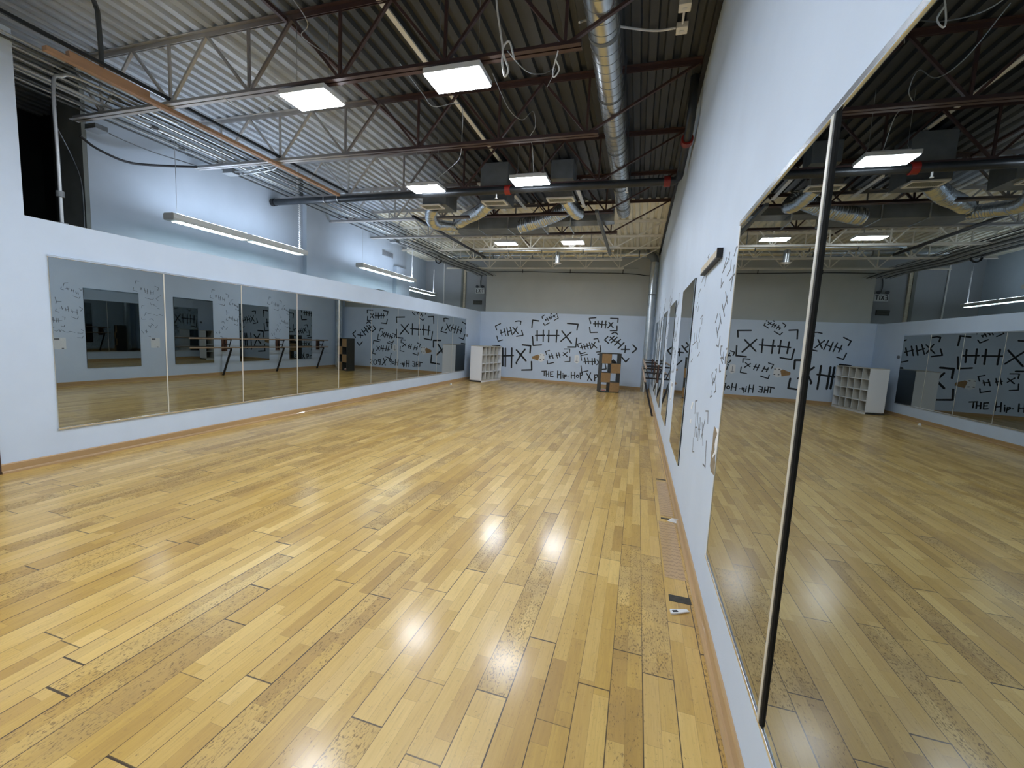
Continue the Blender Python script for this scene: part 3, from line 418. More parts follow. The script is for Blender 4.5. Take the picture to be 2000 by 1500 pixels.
tag(MB().tube([(-5.97, YN+0.3, 4.40), (-5.97, 4.2, 4.40)], 0.016, 8).build('conduit_high', 'conduit', None, True), 'lone bright pipe just above the top of the tall left wall', 'conduit')
for x, lb in ((-8.2, 'dim steel column inside the dark side opening, right one'), (-8.9, 'dim steel column inside the dark side opening, left one')):
    tag(MB().box(x-0.06, x+0.06, 4.55, 4.68, 0, 4.9).box(x-0.09, x+0.09, 4.53, 4.55, 0, 4.9).build('steel_column', 'pier_dark'), lb, 'column', 'columns in the dark opening')
# loose dark cables on the outer wall
tag(MB().tube(curve_pts([(-7.0, 3.80, 3.88), (-7.0, 3.98, 3.80), (-7.0, 4.32, 3.77), (-7.0, 4.72, 3.88), (-6.95, 5.25, 4.06)], 8), 0.016, 8).build('hanging_cable', 'black_steel', None, True), 'thick black cable sagging from the dark pier to the second joist', 'cable')
tag(MB().tube(curve_pts([(-7.0, 3.96, 4.08), (-7.0, 4.27, 4.04), (-7.0, 4.66, 4.04), (-7.0, 5.1, 4.08), (-7.0, 5.4, 4.10)], 8), 0.007, 6).build('hanging_cable', 'conduit_dark', None, True), 'thin grey cable drooping above the thick black one on the outer wall', 'cable')
tag(MB().tube(curve_pts([(-7.05, 3.60, 3.9), (-7.2, 3.82, 3.62), (-7.15, 3.87, 3.3), (-7.15, 3.87, 2.6)], 8), 0.010, 6).build('hanging_cable', 'conduit_dark', None, True), 'grey flexible cable running down the dark pier face', 'cable')
o = empty('cable_coil', (-6.40, 12.65, 4.0)); tag(o, 'coil of black cable hanging high before the far side recess', 'cable coil')
MB().tube([(0.10*math.cos(a*PI/12), 0.02*math.sin(a*PI/5), 0.10*math.sin(a*PI/12)) for a in range(0, 73)], 0.016, 7).build('coil', 'black_steel', o, True)

# ---------------------------------------------------------------- sprinkler main
r = empty('sprinkler_main', (0, 6.86, 4.022)); tag(r, 'black sprinkler main pipe crossing the room under the third joist', 'pipe')
MB().tube([(-7.05, 0, 0), (0.34, 0, 0)], 0.058, 20).build('pipe', 'pipe_black', r, True)
MB().tube([(-7.12, 0, 0), (-7.05, 0, 0)], 0.072, 20).build('end_cap', 'black_steel', r, True)
for x in (-2.25, 0.22):
    c_ = MB().tube([(x-0.045, 0, 0), (x+0.045, 0, 0)], 0.078, 20).build('grooved_coupling', 'red_paint', r, True); c_['label'] = 'red grooved coupling'
MB().tube(curve_pts([(0.30, 0, 0), (0.38, -0.02, 0.05), (0.395, -0.1, 0.15), (0.395, -0.6, 0.22), (0.395, -0.95, 0.24), (0.395, -1.15, 0.38), (0.395, -1.17, 0.77)], 6), 0.050, 14).build('riser', 'pipe_black', r, True)
MB().tube([(0.395, -0.72, 0.22), (0.395, -0.82, 0.225)], 0.074, 16).build('grooved_coupling', 'red_paint', r, True)
for x in (-5.85, -5.55):
    MB().tube(curve_pts([(x, -0.07, 0.09), (x, -0.075, -0.03), (x, 0, -0.075), (x, 0.07, -0.03)], 5), 0.007, 6).build('hanger', 'conduit', r, True)
for x in (-2.45, -0.35):
    h = MB().tube([(x, 0, -0.055), (x, 0, -0.12)], 0.012, 8).tube([(x, 0, -0.12), (x, 0, -0.128)], 0.024, 10).build('sprinkler_head', 'white_plastic', r, True); h['label'] = 'small white sprinkler head'

# ---------------------------------------------------------------- round spiral duct along the room
def spiral_tube(mb, pts, r, n=28, pitch=0.10):
    # straight spiral duct: small raised seam helix
    mb.tube(pts, r, n)
    return mb
r = empty('spiral_duct', (-0.52, 0, 4.42)); tag(r, 'big shiny round spiral duct running lengthwise under the deck near the right wall', 'air duct')
MB().tube([(0, YN+0.2, 0), (0, 9.62, 0)], 0.138, 36).build('duct_body', 'galv', r, True)
sp = []
y = YN+0.25; k = 0
while y < 9.55:
    sp.append((0.1395*math.cos(k*PI/9), y, 0.1395*math.sin(k*PI/9))); y += 0.135/18; k += 1
MB().tube(sp, 0.0028, 4).build('spiral_seam', 'galv_dull', r, True)
for yy in (1.1, 2.9, 4.15, 5.95, 7.6, 9.1):
    MB().tube([(0, yy-0.02, 0), (0, yy+0.02, 0)], 0.1435, 36).build('joint_band', 'galv_dull', r, True)
for yy in (3.25, 5.15, 6.5, 8.0):
    MB().tube([(0.146*math.cos(a), yy + 0.02*math.sin(a), 0.146*math.sin(a)) for a in [PI*1.0 + i*PI/12 for i in range(13)]] , 0.005, 6).bar((0.146, yy, 0), (0.146, yy, 0.36), 0.02, 0.004).bar((-0.146, yy, 0), (-0.146, yy, 0.36), 0.02, 0.004).build('hanger_strap', 'conduit_dark', r, True)

# broad rectangular duct with transition
r = empty('main_duct', (0, 9.55, 4.2)); tag(r, 'broad dull grey rectangular air duct crossing behind the dark joists', 'air duct')
MB().box(-4.35, -2.2, -0.28, 0.28, -0.15, 0.11).build('duct_body', 'galv_dull', r, bevel=0.008)
MB().box(-2.2, -1.05, -0.2, 0.2, -0.02, 0.11).build('duct_neck', 'galv_dull', r, bevel=0.006)
vs = []
for x, a, zl, zh in ((-1.05, 0.2, -0.02, 0.11), (-0.70, 0.13, -0.02, 0.30)):
    vs += [(x, -a, zl), (x, a, zl), (x, a, zh), (x, -a, zh)]
MB().add(vs, [(3, 2, 1, 0), (4, 5, 6, 7), (0, 1, 5, 4), (1, 2, 6, 5), (2, 3, 7, 6), (3, 0, 4, 7)]).build('transition', 'galv', r)
for x in (-3.7, -3.0, -2.2, -1.6): MB().box(x-0.012, x+0.012, -0.295, 0.295, -0.165, 0.125).build('duct_flange', 'galv', r)

# crosswise round duct near the back wall, elbow and riser in the corner
r = empty('round_duct', (0, 15.18, 4.64)); tag(r, 'long shiny round duct across the back, turning down as a pipe in the right corner', 'air duct')
el = [(-7.2, 0, 0), (-3.0, 0, 0), (0.05, 0, 0)] + [(0.05+0.27*math.sin(a*PI/16), -0.27*0 , -0.27*(1-math.cos(a*PI/16))) for a in range(1, 9)]
MB().tube(el[:3], 0.125, 28).build('crosswise_run', 'galv', r, True)
MB().tube(el[2:], 0.130, 28).build('elbow', 'galv_dull', r, True)
MB().tube([(0.32, 0, -0.27), (0.315, -0.03, -2.0), (0.31, -0.06, -4.64)], 0.138, 28).build('riser', 'galv', r, True)
for z in (-1.35, -2.55, -3.7): MB().tube([(0.314, -0.03, z-0.02), (0.314, -0.03, z+0.02)], 0.134, 28).build('joint_band', 'galv_dull', r, True)
for x in (-5.4, -3.9, -1.4, -0.2): MB().tube([(x-0.02, 0, 0), (x+0.02, 0, 0)], 0.131, 28).build('joint_band', 'galv_dull', r, True)

r = empty('crosswise_beam', (0, 12.3, 4.19)); tag(r, 'shiny grey tube across the room just beyond the farthest panel lights', 'air duct')
MB().tube([(-4.85, 0, 0), (-0.85, 0, 0)], 0.075, 22).build('tube', 'galv', r, True)
for x in (-4.0, -1.5): MB().bar((x, 0, 0.07), (x, 0, 0.61), 0.02, 0.004).build('hanger_strap', 'galv_dull', r)
for x in (-3.9, -2.9, -1.7): MB().tube([(x-0.015, 0, 0), (x+0.015, 0, 0)], 0.081, 22).build('joint_band', 'galv_dull', r, True)
MB().tube([(-2.43, 0, -0.05), (-2.43, 0, -0.36)], 0.075, 22).build('drop_collar', 'galv', r, True)
MB().tube([(-2.43, 0, -0.36), (-2.43, 0, -0.375)], 0.11, 22, radii=[0.12, 0.10]).tube([(-2.43, 0, -0.375), (-2.43, 0, -0.39)], 0.06, 22).build('drop_diffuser', 'white_plastic', r, True)

# ---------------------------------------------------------------- air registers
def register(x0, x1, y0, y1, z, label, box=None, boxmat='galv_dull', short=False):
    cxm, cym = (x0+x1)/2, (y0+y1)/2; a, b_ = (x1-x0)/2, (y1-y0)/2
    r = empty('air_register', (cxm, cym, z)); tag(r, label, 'air register', 'ceiling air registers')
    t = 0.032
    MB().box(-a, a, -b_, -b_+t, -0.012, 0.012).box(-a, a, b_-t, b_, -0.012, 0.012).box(-a, -a+t, -b_+t, b_-t, -0.012, 0.012).box(a-t, a, -b_+t, b_-t, -0.012, 0.012).build('frame', 'register_cream', r)
    g = MB().box(-a+t, a-t, -b_+t, b_-t, 0.006, 0.012)
    n = 16
    for i in range(n):
        xx = -a+t + (i+0.5)*(2*a-2*t)/n; g.box(xx-0.002, xx+0.002, -b_+t, b_-t, -0.008, 0.006)
    for i in range(4):
        yy = -b_+t + (i+1)*(2*b_-2*t)/5; g.box(-a+t, a-t, yy-0.002, yy+0.002, -0.004, 0.006)
    g.build('grille', 'register_dark', r)
    if short: MB().box(-a*0.88, a*0.88, -b_*0.8, b_*0.8, 0.012, 0.13).build('boot', 'galv', r, bevel=0.006)
    if box:
        X0, X1, Y0, Y1, Z0, Z1 = box
        MB().box(X0-cxm, X1-cxm, Y0-cym, Y1-cym, Z0-z, Z1-z).build('plenum_box', boxmat, r, bevel=0.006)
    return r
register(-4.20, -3.78, 7.42, 7.68, 4.03, 'left air register with cream frame under a tall dull metal box', (-4.17, -3.68, 7.5, 8.0, 4.045, 4.36))
register(-2.92, -2.48, 7.36, 7.62, 4.03, 'middle air register with cream frame below a dark square box', (-2.98, -2.46, 7.45, 7.9, 4.045, 4.72))
register(-1.72, -1.25, 7.36, 7.60, 4.03, 'right air register with short shiny boot and curved flex duct behind', short=True)
tag(MB().box(-1.72, -1.32, 7.62, 8.0, 4.44, 4.76).build('plenum_box', 'galv_dull', bevel=0.006), 'dark square metal box hung under the deck above the right air register', 'duct box')
tag(MB().box(-3.02, -2.60, 8.0, 8.4, 4.45, 4.78).build('plenum_box', 'galv_dull', bevel=0.006), 'dark square metal box hung under the deck behind the middle air register', 'duct box')

def flex(pts, r, label, n=22, step=0.045):
    P = curve_pts(pts, 14); root = empty('flex_duct', P[0]); tag(root, label, 'flexible duct', 'foil flexible ducts')
    # ribbed radius by arc length
    out = []; rad = []; acc = 0
    for i in range(len(P)-1):
        d = (P[i+1]-P[i]).length; m_ = max(1, int(d/0.011))
        for k in range(m_):
            out.append(P[i].lerp(P[i+1], k/m_) - P[0]); rad.append(r*(1 + 0.045*math.sin(acc/step*2*PI) + random.uniform(-0.012, 0.012))); acc += d/m_
    MB().tube(out, r, n, radii=rad).build('foil_sleeve', 'foil', root, True)
    MB().tube([out[0], out[3]], r*1.06, n).build('clamp', 'galv_dull', root, True)
    return root
flex([(-2.85, 7.72, 4.14), (-3.15, 8.05, 4.10), (-3.55, 8.6, 4.17), (-3.9, 9.0, 4.22), (-4.2, 9.3, 4.2)], 0.125, 'shiny foil flex duct sloping down-left from the middle register')
flex([(-4.05, 7.75, 4.12), (-4.28, 8.05, 4.03), (-4.45, 8.5, 4.0), (-4.5, 9.0, 4.08), (-4.3, 9.4, 4.14)], 0.115, 'foil flex duct curling behind the left register')
flex([(-1.46, 7.66, 4.12), (-1.34, 7.98, 3.99), (-1.28, 8.3, 4.02), (-1.38, 8.55, 4.18), (-1.5, 8.6, 4.3)], 0.105, 'grey flex duct bending in a U below the right register')
flex([(-1.55, 8.85, 4.33), (-1.9, 9.0, 4.22), (-2.35, 9.12, 4.12), (-2.72, 9.2, 4.06)], 0.145, 'large bright foil flex duct lying before the broad duct')

# ---------------------------------------------------------------- lights
def highbay_proto():
    r = empty('panel_light', (0, 0, 0))
    MB().box(-0.285, 0.285, -0.165, 0.165, 0.0, 0.05).box(-0.2, 0.2, -0.10, 0.10, 0.05, 0.085).build('housing', 'fixture_white', r, bevel=0.006)
    MB().box(-0.272, 0.272, -0.152, 0.152, -0.012, -0.001).build('lens', 'lens_bay', r)
    for x in (-0.25, 0.25): MB().tube([(x, 0, 0.05), (x*0.8, 0, 0.16), (x*0.8, 0, 0.84)], 0.003, 5).build('hanger_wire', 'conduit', r)
    return r
hb = highbay_proto()
spots = [(-3.50, 3.90, 'bright rectangular panel light under the nearest joist, left one of its pair'), (-1.83, 3.90, 'bright rectangular panel light under the nearest joist, right one of its pair'),
         (-3.58, 6.55, 'bright panel light beside the black sprinkler main, above the left register'), (-1.78, 6.48, 'bright panel light beside the black sprinkler main, above the right register'),
         (-3.62, 11.1, 'farthest left panel light, glowing above the back wall graffiti'), (-1.82, 11.1, 'farthest right panel light, glowing above the back wall graffiti'),
         (-3.5, 1.15, 'panel light overhead just ahead of the viewer, left'), (-1.8, 1.15, 'panel light overhead just ahead of the viewer, right'),
         (-3.5, -1.6, 'panel light behind the viewer, left'), (-1.8, -1.6, 'panel light behind the viewer, right')]
for i, (x, y, lb) in enumerate(spots):
    o = hb if i == 0 else copy_tree(hb)
    o.location = (x, y, 4.13 if y > 10 else 4.0); tag(o, lb, 'ceiling light', 'panel lights hung below the joists')
    if y > 10:
        for ch in o.children:
            if ch.name.startswith('lens'): ch.data = ch.data.copy(); ch.data.materials[0] = MATS['lens_bay_far']

def pendant_proto(L_=2.55):
    r = empty('linear_pendant', (0, 0, 0)); h = L_/2
    vs = []
    MB().prism([(-0.095, 0.0), (0.095, 0.0), (0.105, 0.03), (0.105, 0.085), (0.085, 0.10), (-0.085, 0.10), (-0.105, 0.085), (-0.105, 0.03)], lambda a, c, t: (a, t, c), -h, h).build('housing', 'fixture_beige', r, bevel=0.004)
    for s in (-1, 1):
        MB().box(-0.066, 0.066, s*0.62-0.565, s*0.62+0.565, -0.006, 0.001).build('lens', 'lens_pendant', r)
        MB().box(-0.06, 0.06, s*0.62-0.565, s*0.62+0.565, 0.1005, 0.106).build('uplight_slot', 'slot_pendant', r)
    for s in (-1, 1):
        MB().tube([(0, s*(h-0.12), 0.10), (0, s*(h-0.12), 1.70)], 0.003, 5).build('suspension_wire', 'conduit', r)
    co = [(0.03+0.014*math.cos(a*1.1), (h-0.14)+0.014*math.sin(a*1.1), 0.10+a*0.0062) for a in range(0, 150)]
    MB().tube(co, 0.005, 5).build('power_cord', 'white_plastic', r, True)
    return r
pp = pendant_proto()
for i, (x, y, z, lb) in enumerate(((-6.56, 5.80, 3.04, 'nearest long twin-lens pendant light behind the left partition'), (-6.56, 10.10, 3.12, 'middle long twin-lens pendant light behind the left partition'),
                                  (-8.15, 14.55, 3.17, 'farthest long pendant light, partly hidden in the side recess'))):
    o = pp if i == 0 else copy_tree(pp)
    o.location = (x, y, z); tag(o, lb, 'pendant light', 'linear pendant lights over the side space')

# exit sign with emergency heads, its conduit; grille; white conduit
r = empty('exit_sign', (-6.60, 16.995, 3.42)); tag(r, 'exit sign with two emergency lamp heads high on the grey recess wall', 'exit sign')
MB().box(-0.20, 0.20, -0.03, 0.0, 0.0, 0.24).build('sign_body', 'sign_white', r, bevel=0.006)
lt = MB()
def seg(x0, z0, x1, z1, t=0.026): lt.bar((x0, -0.033, z0), (x1, -0.033, z1), t, 0.006, (0, 1, 0))
x = -0.165
for a in (((0, 0), (0, 1)), ((0, 1), (1, 1)), ((0, .5), (.85, .5)), ((0, 0), (1, 0))): seg(x+a[0][0]*0.065, 0.05+a[0][1]*0.14, x+a[1][0]*0.065, 0.05+a[1][1]*0.14)
x = -0.07
for a in (((0, 0), (1, 1)), ((0, 1), (1, 0))): seg(x+a[0][0]*0.075, 0.05+a[0][1]*0.14, x+a[1][0]*0.075, 0.05+a[1][1]*0.14)
seg(0.045, 0.05, 0.045, 0.19); seg(0.08, 0.19, 0.165, 0.19); seg(0.122, 0.05, 0.122, 0.19)
lo = lt.build('lettering', 'sign_dark', r); lo['label'] = 'dark letters reading EXIT'
for sx in (-1, 1):
    MB().tube([(sx*0.12, -0.02, 0.30), (sx*0.12+0.0, -0.10, 0.285)], 0.05, 14, radii=[0.035, 0.058]).tube([(sx*0.12, -0.01, 0.24), (sx*0.12, -0.02, 0.30)], 0.012, 8).build('lamp_head', 'sign_dark', r, True)
MB().tube(curve_pts([(0.02, -0.02, 0.30), (0.0, -0.02, 0.5), (0.03, -0.02, 0.72), (0.12, -0.02, 0.85)], 6), 0.012, 6).build('conduit', 'conduit_dark', r, True)
r = empty('wall_grille', (-6.70, 16.99, 3.05)); tag(r, 'dark rectangular vent grille on the grey wall below the exit sign', 'vent')
MB().box(-0.19, 0.19, -0.015, 0.0, -0.085, 0.085).build('plate', 'slot_dark', r)
g = MB()
for i in range(7): g.box(-0.17, 0.17, -0.025, -0.015, -0.07+i*0.022, -0.062+i*0.022)
g.build('louvre', 'pier_dark', r)
r = empty('wall_grille', (XO+0.005, 11.22-0.32, 3.84)); tag(r, 'small pale louvred grille high on the bluish outer wall', 'vent')
MB().box(0, 0.015, -0.27, 0.27, -0.075, 0.075).build('plate', 'wall_grey', r)
g = MB()
for i in range(6): g.box(0.015, 0.024, -0.25, 0.25, -0.06+i*0.021, -0.052+i*0.021)
g.build('louvre', 'galv_dull', r)
tag(MB().tube([(-8.26, 16.95, 2.2), (-8.29, 16.95, 4.75)], 0.022, 8).build('wall_conduit', 'white_plastic', None, True), 'white vertical conduit on the recess wall right of the farthest pendant', 'conduit')

# cable along the upper back wall with its hooks
r = empty('strung_cable', (0, 15.72, 4.12)); tag(r, 'thin dark cable strung along the beige upper back wall on small hooks', 'cable')
MB().tube(curve_pts([(-5.86, 0, 0.01), (-4.42, 0, 0.02), (-2.6, 0, -0.01), (-0.72, 0, -0.03), (0.2, 0, -0.11)], 8), 0.012, 6).build('cable', 'black_steel', r, True)
for x in (-4.42, -2.60, -0.72): MB().bar((x, 0, -0.03), (x, 0, 0.15), 0.022, 0.022, (0, 1, 0)).build('hook', 'black_steel', r)
MB().tube([(-5.5, 0.0, 0.17), (-0.2, 0.0, 0.15)], 0.006, 5).build('guide_wire', 'conduit_dark', r)

# junction boxes on the dark deck
for x, y, lb in ((0.17, 4.52, 'nearer pale junction box on the dark deck, by the top edge of the photo'), (0.17, 4.82, 'second pale junction box on the dark deck with a conduit to the spiral duct')):
    r = empty('junction_box', (x, y, 4.775)); tag(r, lb, 'junction box', 'pale junction boxes on the deck')
    MB().box(-0.055, 0.055, -0.055, 0.055, -0.03, 0.024).build('box_body', 'register_cream', r, bevel=0.004)
    MB().box(-0.02, 0.02, -0.012, 0.012, -0.036, -0.03).build('knockout', 'white_plastic', r)
tag(MB().tube([(0.17, 4.585, 4.775), (0.17, 4.76, 4.775)], 0.011, 8).build('conduit_link', 'white_plastic', None, True), 'short white conduit joining the two pale junction boxes', 'conduit')
tag(MB().tube(curve_pts([(0.11, 4.81, 4.775), (-0.1, 4.80, 4.775), (-0.45, 4.66, 4.775), (-0.72, 4.52, 4.775), (-0.8, 4.42, 4.7)], 5), 0.011, 8).build('conduit_link', 'white_plastic', None, True), 'white conduit running from the second pale box over the spiral duct', 'conduit')

# loose white cords near the panel lights
def cord(pts, rr, label, m='conduit'): return tag(MB().tube(curve_pts(pts, 8), rr, 6).build('loose_cord', m, None, True), label, 'cord', 'loose cords hanging from the joists')
cord([(-1.42, 3.70, 4.75), (-1.40, 3.72, 4.45), (-1.34, 3.74, 4.13), (-1.33, 3.72, 4.0), (-1.30, 3.72, 3.87), (-1.27, 3.72, 3.93), (-1.33, 3.72, 4.08), (-1.28, 3.74, 4.16), (-1.22, 3.72, 4.0)], 0.009, 'knotted white cord dangling right of the nearest right panel light', 'white_plastic')
cord([(-1.30, 3.76, 4.1), (-1.16, 3.9, 4.0), (-1.10, 4.3, 4.2), (-1.12, 4.9, 4.6), (-1.3, 5.3, 4.65)], 0.0045, 'pale wire curving from the knotted cord to the next joist')
cord([(-0.86, 3.82, 4.08), (-0.90, 3.84, 3.93), (-0.88, 3.82, 3.87), (-0.84, 3.82, 3.93), (-0.88, 3.83, 4.02)], 0.006, 'short white wire knot under the right end of the nearest joist', 'white_plastic')
cord([(-1.9, 5.0, 4.7), (-1.75, 5.2, 4.4), (-1.6, 5.3, 4.3), (-1.5, 5.42, 4.45), (-1.48, 5.5, 4.3), (-1.62, 5.7, 4.25), (-1.7, 6.2, 4.4), (-1.72, 6.45, 4.1)], 0.0045, 'grey wire looping down to the panel light above the right register')
cord([(-2.9, 4.6, 4.7), (-2.7, 4.8, 4.45), (-2.6, 4.9, 4.35), (-2.35, 5.1, 4.45), (-2.4, 5.3, 4.2), (-2.6, 5.7, 4.1), (-2.9, 6.1, 4.15), (-3.3, 6.4, 4.1)], 0.0045, 'grey wire looping to the panel light above the left register')
cord([(-3.35, 3.3, 4.7), (-3.2, 3.5, 4.45), (-3.35, 3.6, 4.4), (-3.15, 3.8, 4.3), (-3.0, 3.9, 4.2)], 0.0045, 'grey wire curling over the nearest left panel light')
cord([(-4.75, 3.85, 4.2), (-4.6, 3.8, 4.08), (-4.45, 3.86, 4.0), (-4.45, 4.1, 4.05), (-4.6, 4.6, 4.5), (-4.65, 5.2, 4.66)], 0.0045, 'white wire twisted around the nearest joist at the left', 'white_plastic')

# ================================================================ MIRRORS
def mirror(side, y0, y1, z0, z1, label, group, strip_at=None, black_edge=False):
    x = XL if side < 0 else XR; s = 1 if side < 0 else -1
    r = empty('wall_mirror', (x, y0, z0)); tag(r, label, 'mirror', group)
    W_, H_ = y1-y0, z1-z0
    a, b_ = sorted((s*0.010, s*0.014))
    MB().box(a, b_, 0.002, W_-0.002, 0.0, H_).build('glass', 'mirror', r)
    a, b_ = sorted((s*0.001, s*0.0098))
    MB().box(a, b_, 0.0, W_, 0.0, H_).build('backing', 'black_gap' if black_edge else 'mirror_edge', r)
    return r
ys = [2.91+1.118*i for i in range(11)]
num = ['first', 'second', 'third', 'fourth', 'fifth', 'sixth', 'seventh', 'eighth', 'ninth', 'tenth']
for i in range(10):
    mirror(-1, ys[i], ys[i+1], 0.385, 2.205, num[i] + ' mirror panel from the left in the long row on the left wall', 'mirror panels on the left wall')
def trim(name, side, y0, y1, z, h, m, label):
    x = XL if side < 0 else XR; s = 1 if side < 0 else -1; a, b_ = sorted((x+s*0.001, x+s*0.020))
    return tag(MB().box(a, b_, y0, y1, z, z+h).build(name, m, bevel=0.003), label, 'mirror trim', 'metal mirror channels')
trim('mirror_channel', -1, 2.90, 14.10, 2.205, 0.022, 'mirror_trim', 'silver channel along the top of the left mirrors')
trim('mirror_channel', -1, 2.90, 14.10, 0.363, 0.022, 'mirror_trim', 'silver channel along the bottom of the left mirrors')
for i in range(1, 10):
    a = ys[i]; tag(MB().box(XL+0.0142, XL+0.0185, a-(0.007 if i < 5 else 0.003), a+(0.007 if i < 5 else 0.003), 0.386, 2.204).build('joint_strip', 'mirror_edge'), 'thin pale strip over the joint between the ' + num[i-1] + ' and ' + num[i] + ' left mirrors', 'mirror strip', 'pale strips over the mirror joints')
RM = [(1.43, 2.57, 'tall mirror panel on the right wall just beyond the pale seam strip'), (0.29, 1.42, 'largest mirror panel in view, on the right wall at the right edge'), (-0.85, 0.28, 'mirror panel on the right wall beside the camera')]
for a, b_, lb in RM: mirror(1, a, b_, 0.405, 2.262, lb, 'big mirrors on the near right wall')
for (a, b_), lb in zip(((4.46, 5.60), (6.63, 7.76), (8.61, 9.74), (10.62, 11.76), (12.66, 13.79)), ('nearest', 'second', 'third', 'fourth', 'farthest')):
    mirror(1, a, b_, 0.405, 2.27, lb + ' of the five separate mirrors down the right wall', 'separate mirrors down the right wall', black_edge=True)
trim('mirror_channel', 1, -0.86, 2.585, 2.262, 0.024, 'mirror_trim', 'silver channel along the top of the big right mirrors')
trim('mirror_channel', 1, -0.86, 2.585, 0.388, 0.017, 'mirror_trim', 'thin silver channel under the big right mirrors')
tag(MB().box(XR-0.016, XR-0.001, 2.571, 2.583, 0.405, 2.262).build('mirror_edge_strip', 'mirror_edge'), 'white edge strip on the far side of the big right mirrors', 'mirror strip')
tag(MB().box(XR-0.0235, XR-0.0142, 1.428, 1.446, 0.405, 2.262).build('seam_strip', 'mirror_edge', bevel=0.002), 'pale vertical seam strip between the two big right mirrors', 'mirror strip')
tag(MB().box(XR-0.0215, XR-0.0142, 1.416, 1.428, 0.405, 2.262).build('seam_gap', 'black_gap'), 'black shadow gap beside the pale seam strip of the big mirrors', 'mirror strip')

# ================================================================ WALL MARKS
def strokes(name, m, w, lines, fn, label, cat, group):
    mb = MB(); hw = w/2; k = 0
    for pl in lines:
        for i in range(len(pl)-1):
            (a0, c0), (a1, c1) = pl[i], pl[i+1]; d = math.hypot(a1-a0, c1-c0)
            if d < 1e-5: continue
            nx, nz = -(c1-c0)/d*hw, (a1-a0)/d*hw; t = 0.0015 + 0.00006*(k % 12); k += 1
            w1 = random.uniform(0.85, 1.12)
            mb.prism([(a0-nx, c0-nz), (a1-nx*w1, c1-nz*w1), (a1+nx*w1, c1+nz*w1), (a0+nx, c0+nz)], fn, 0.0003, t)
        for a, c in pl:
            t = 0.0015 + 0.00006*(k % 12); k += 1
            mb.prism([(a+hw*math.cos(j*PI/4), c+hw*math.sin(j*PI/4)) for j in range(8)], fn, 0.0003, t)
    return tag(mb.build(name, m), label, cat, group)
fb = lambda a, c, t: (a, YB-t, c)
fr = lambda a, c, t: (XR-t, a, c)
BL = {'A': 'bracketed HHX tag at the upper left of the back wall, slanting up', 'B': 'largest upright bracketed HHX tag, upper middle of the back wall', 'C': 'small tilted HHX tag touching the top edge of the back wall',
      'D': 'big thick HHX tag partly behind the white cubby shelf', 'E': 'wide-spaced HHX tag between the two white wall patches', 'F': 'bracketed HHX tag at the upper right of the back wall',
      'G': 'HHX tag slanting steeply down right above the black shelf', 'H': 'slanted HHX tag left above the black shelf', 'I': 'HHX tag running behind the left side of the black shelf', 'T': 'hand-lettered line THE HIP-HOP XPOS low on the back wall'}
for k, (wd, lines) in TAGS_BACK.items():
    strokes('marker_lettering' if k == 'T' else 'marker_tag', 'marker', wd*1.12, lines, fb, BL[k], 'graffiti', 'black marker tags on the back wall')
RL = {'r1': 'thin slanted tag high left of the second separate right mirror, seen in the left mirror', 'r2': 'larger slanted tag below it, left of the second separate right mirror', 'r3': 'short tag low left of the second separate right mirror',
      'r4': 'scribbled line of writing above the patch beside the second separate mirror', 'r5': 'bracketed tag high between the second and third separate right mirrors', 'r6': 'scribbled writing mid-height between the second and third separate right mirrors',
      'r7': 'slanted tag low between the second and third separate right mirrors', 'q1': 'cluster of thin strokes right below the wood cleat, next to the big mirror', 'q2': 'thin strokes left of the wood cleat above the nearest separate mirror edge',
      'q3': 'crossed X-shaped strokes mid-height near the big right mirror', 'q4': 'tall faint bracketed tag hugging the nearest separate mirror', 'q5': 'tag with heavy dots beside the big right mirror at eye height',
      'q6': 'narrow tag with end dots just left of the dotted one', 'q7': 'tall open HHX tag beside the torn wallboard patch'}
for k, (wd, lines) in TAGS_RIGHT.items():
    strokes('thin_marker_tag', 'marker_thin', wd*0.75, lines, fr, RL[k], 'graffiti', 'thin marker tags on the right wall')
    if k in ('r1', 'r2', 'r5', 'r7'):   # the same writing goes on between the farther mirrors
        for dy, lb in ((4.05, 'between the third and fourth'), (6.1, 'between the fourth and farthest')):
            if k in ('r5', 'r7') and dy == 4.05: dy = 2.02
            if k in ('r5', 'r7') and dy == 6.1: dy = 4.07
            strokes('thin_marker_tag', 'marker_thin', wd, [[(a+dy, c+0.03) for a, c in pl] for pl in lines], fr, {'r1': 'upper', 'r2': 'middle', 'r5': 'topmost', 'r7': 'lowest'}[k] + ' faint tag ' + lb + ' separate right mirrors', 'graffiti', 'thin marker tags on the right wall')
def patch(name, m, pts, fn, t, label, cat='wall patch'): return tag(MB().prism(pts, fn, 0.0002, t).build(name, m), label, cat)
r = empty('torn_patch', (0, 0, 0)); tag(r, 'torn wallboard patch with brown paper and white plaster beside the big right mirror', 'wall damage')
MB().prism(PATCH_RIGHT['torn_brown'], fr, 0.0002, 0.002).build('brown_paper', 'kraft_pale', r)
MB().prism(PATCH_RIGHT['torn_white'], fr, 0.002, 0.0035).build('white_plaster', 'spackle', r)
patch('spackle_smear', 'spackle', PATCH_RIGHT['spackle'], fr, 0.002, 'small white spackle smear above the tall open tag by the nearest separate mirror')
patch('spackle_smear', 'spackle', PATCH_RIGHT['spackle2'], fr, 0.002, 'lower white spackle dab left of the tall open tag')
patch('brown_tear', 'kraft', PATCH_BACK['tan'], fb, 0.002, 'brown torn wallboard patch pointing left on the back wall')
r = tag(empty('wall_outlet', (0, 0, 0)), 'white patched outlet right of the brown tear on the back wall', 'outlet')
MB().prism(PATCH_BACK['white1'], fb, 0.0002, 0.0014).build('plaster', 'spackle', r)
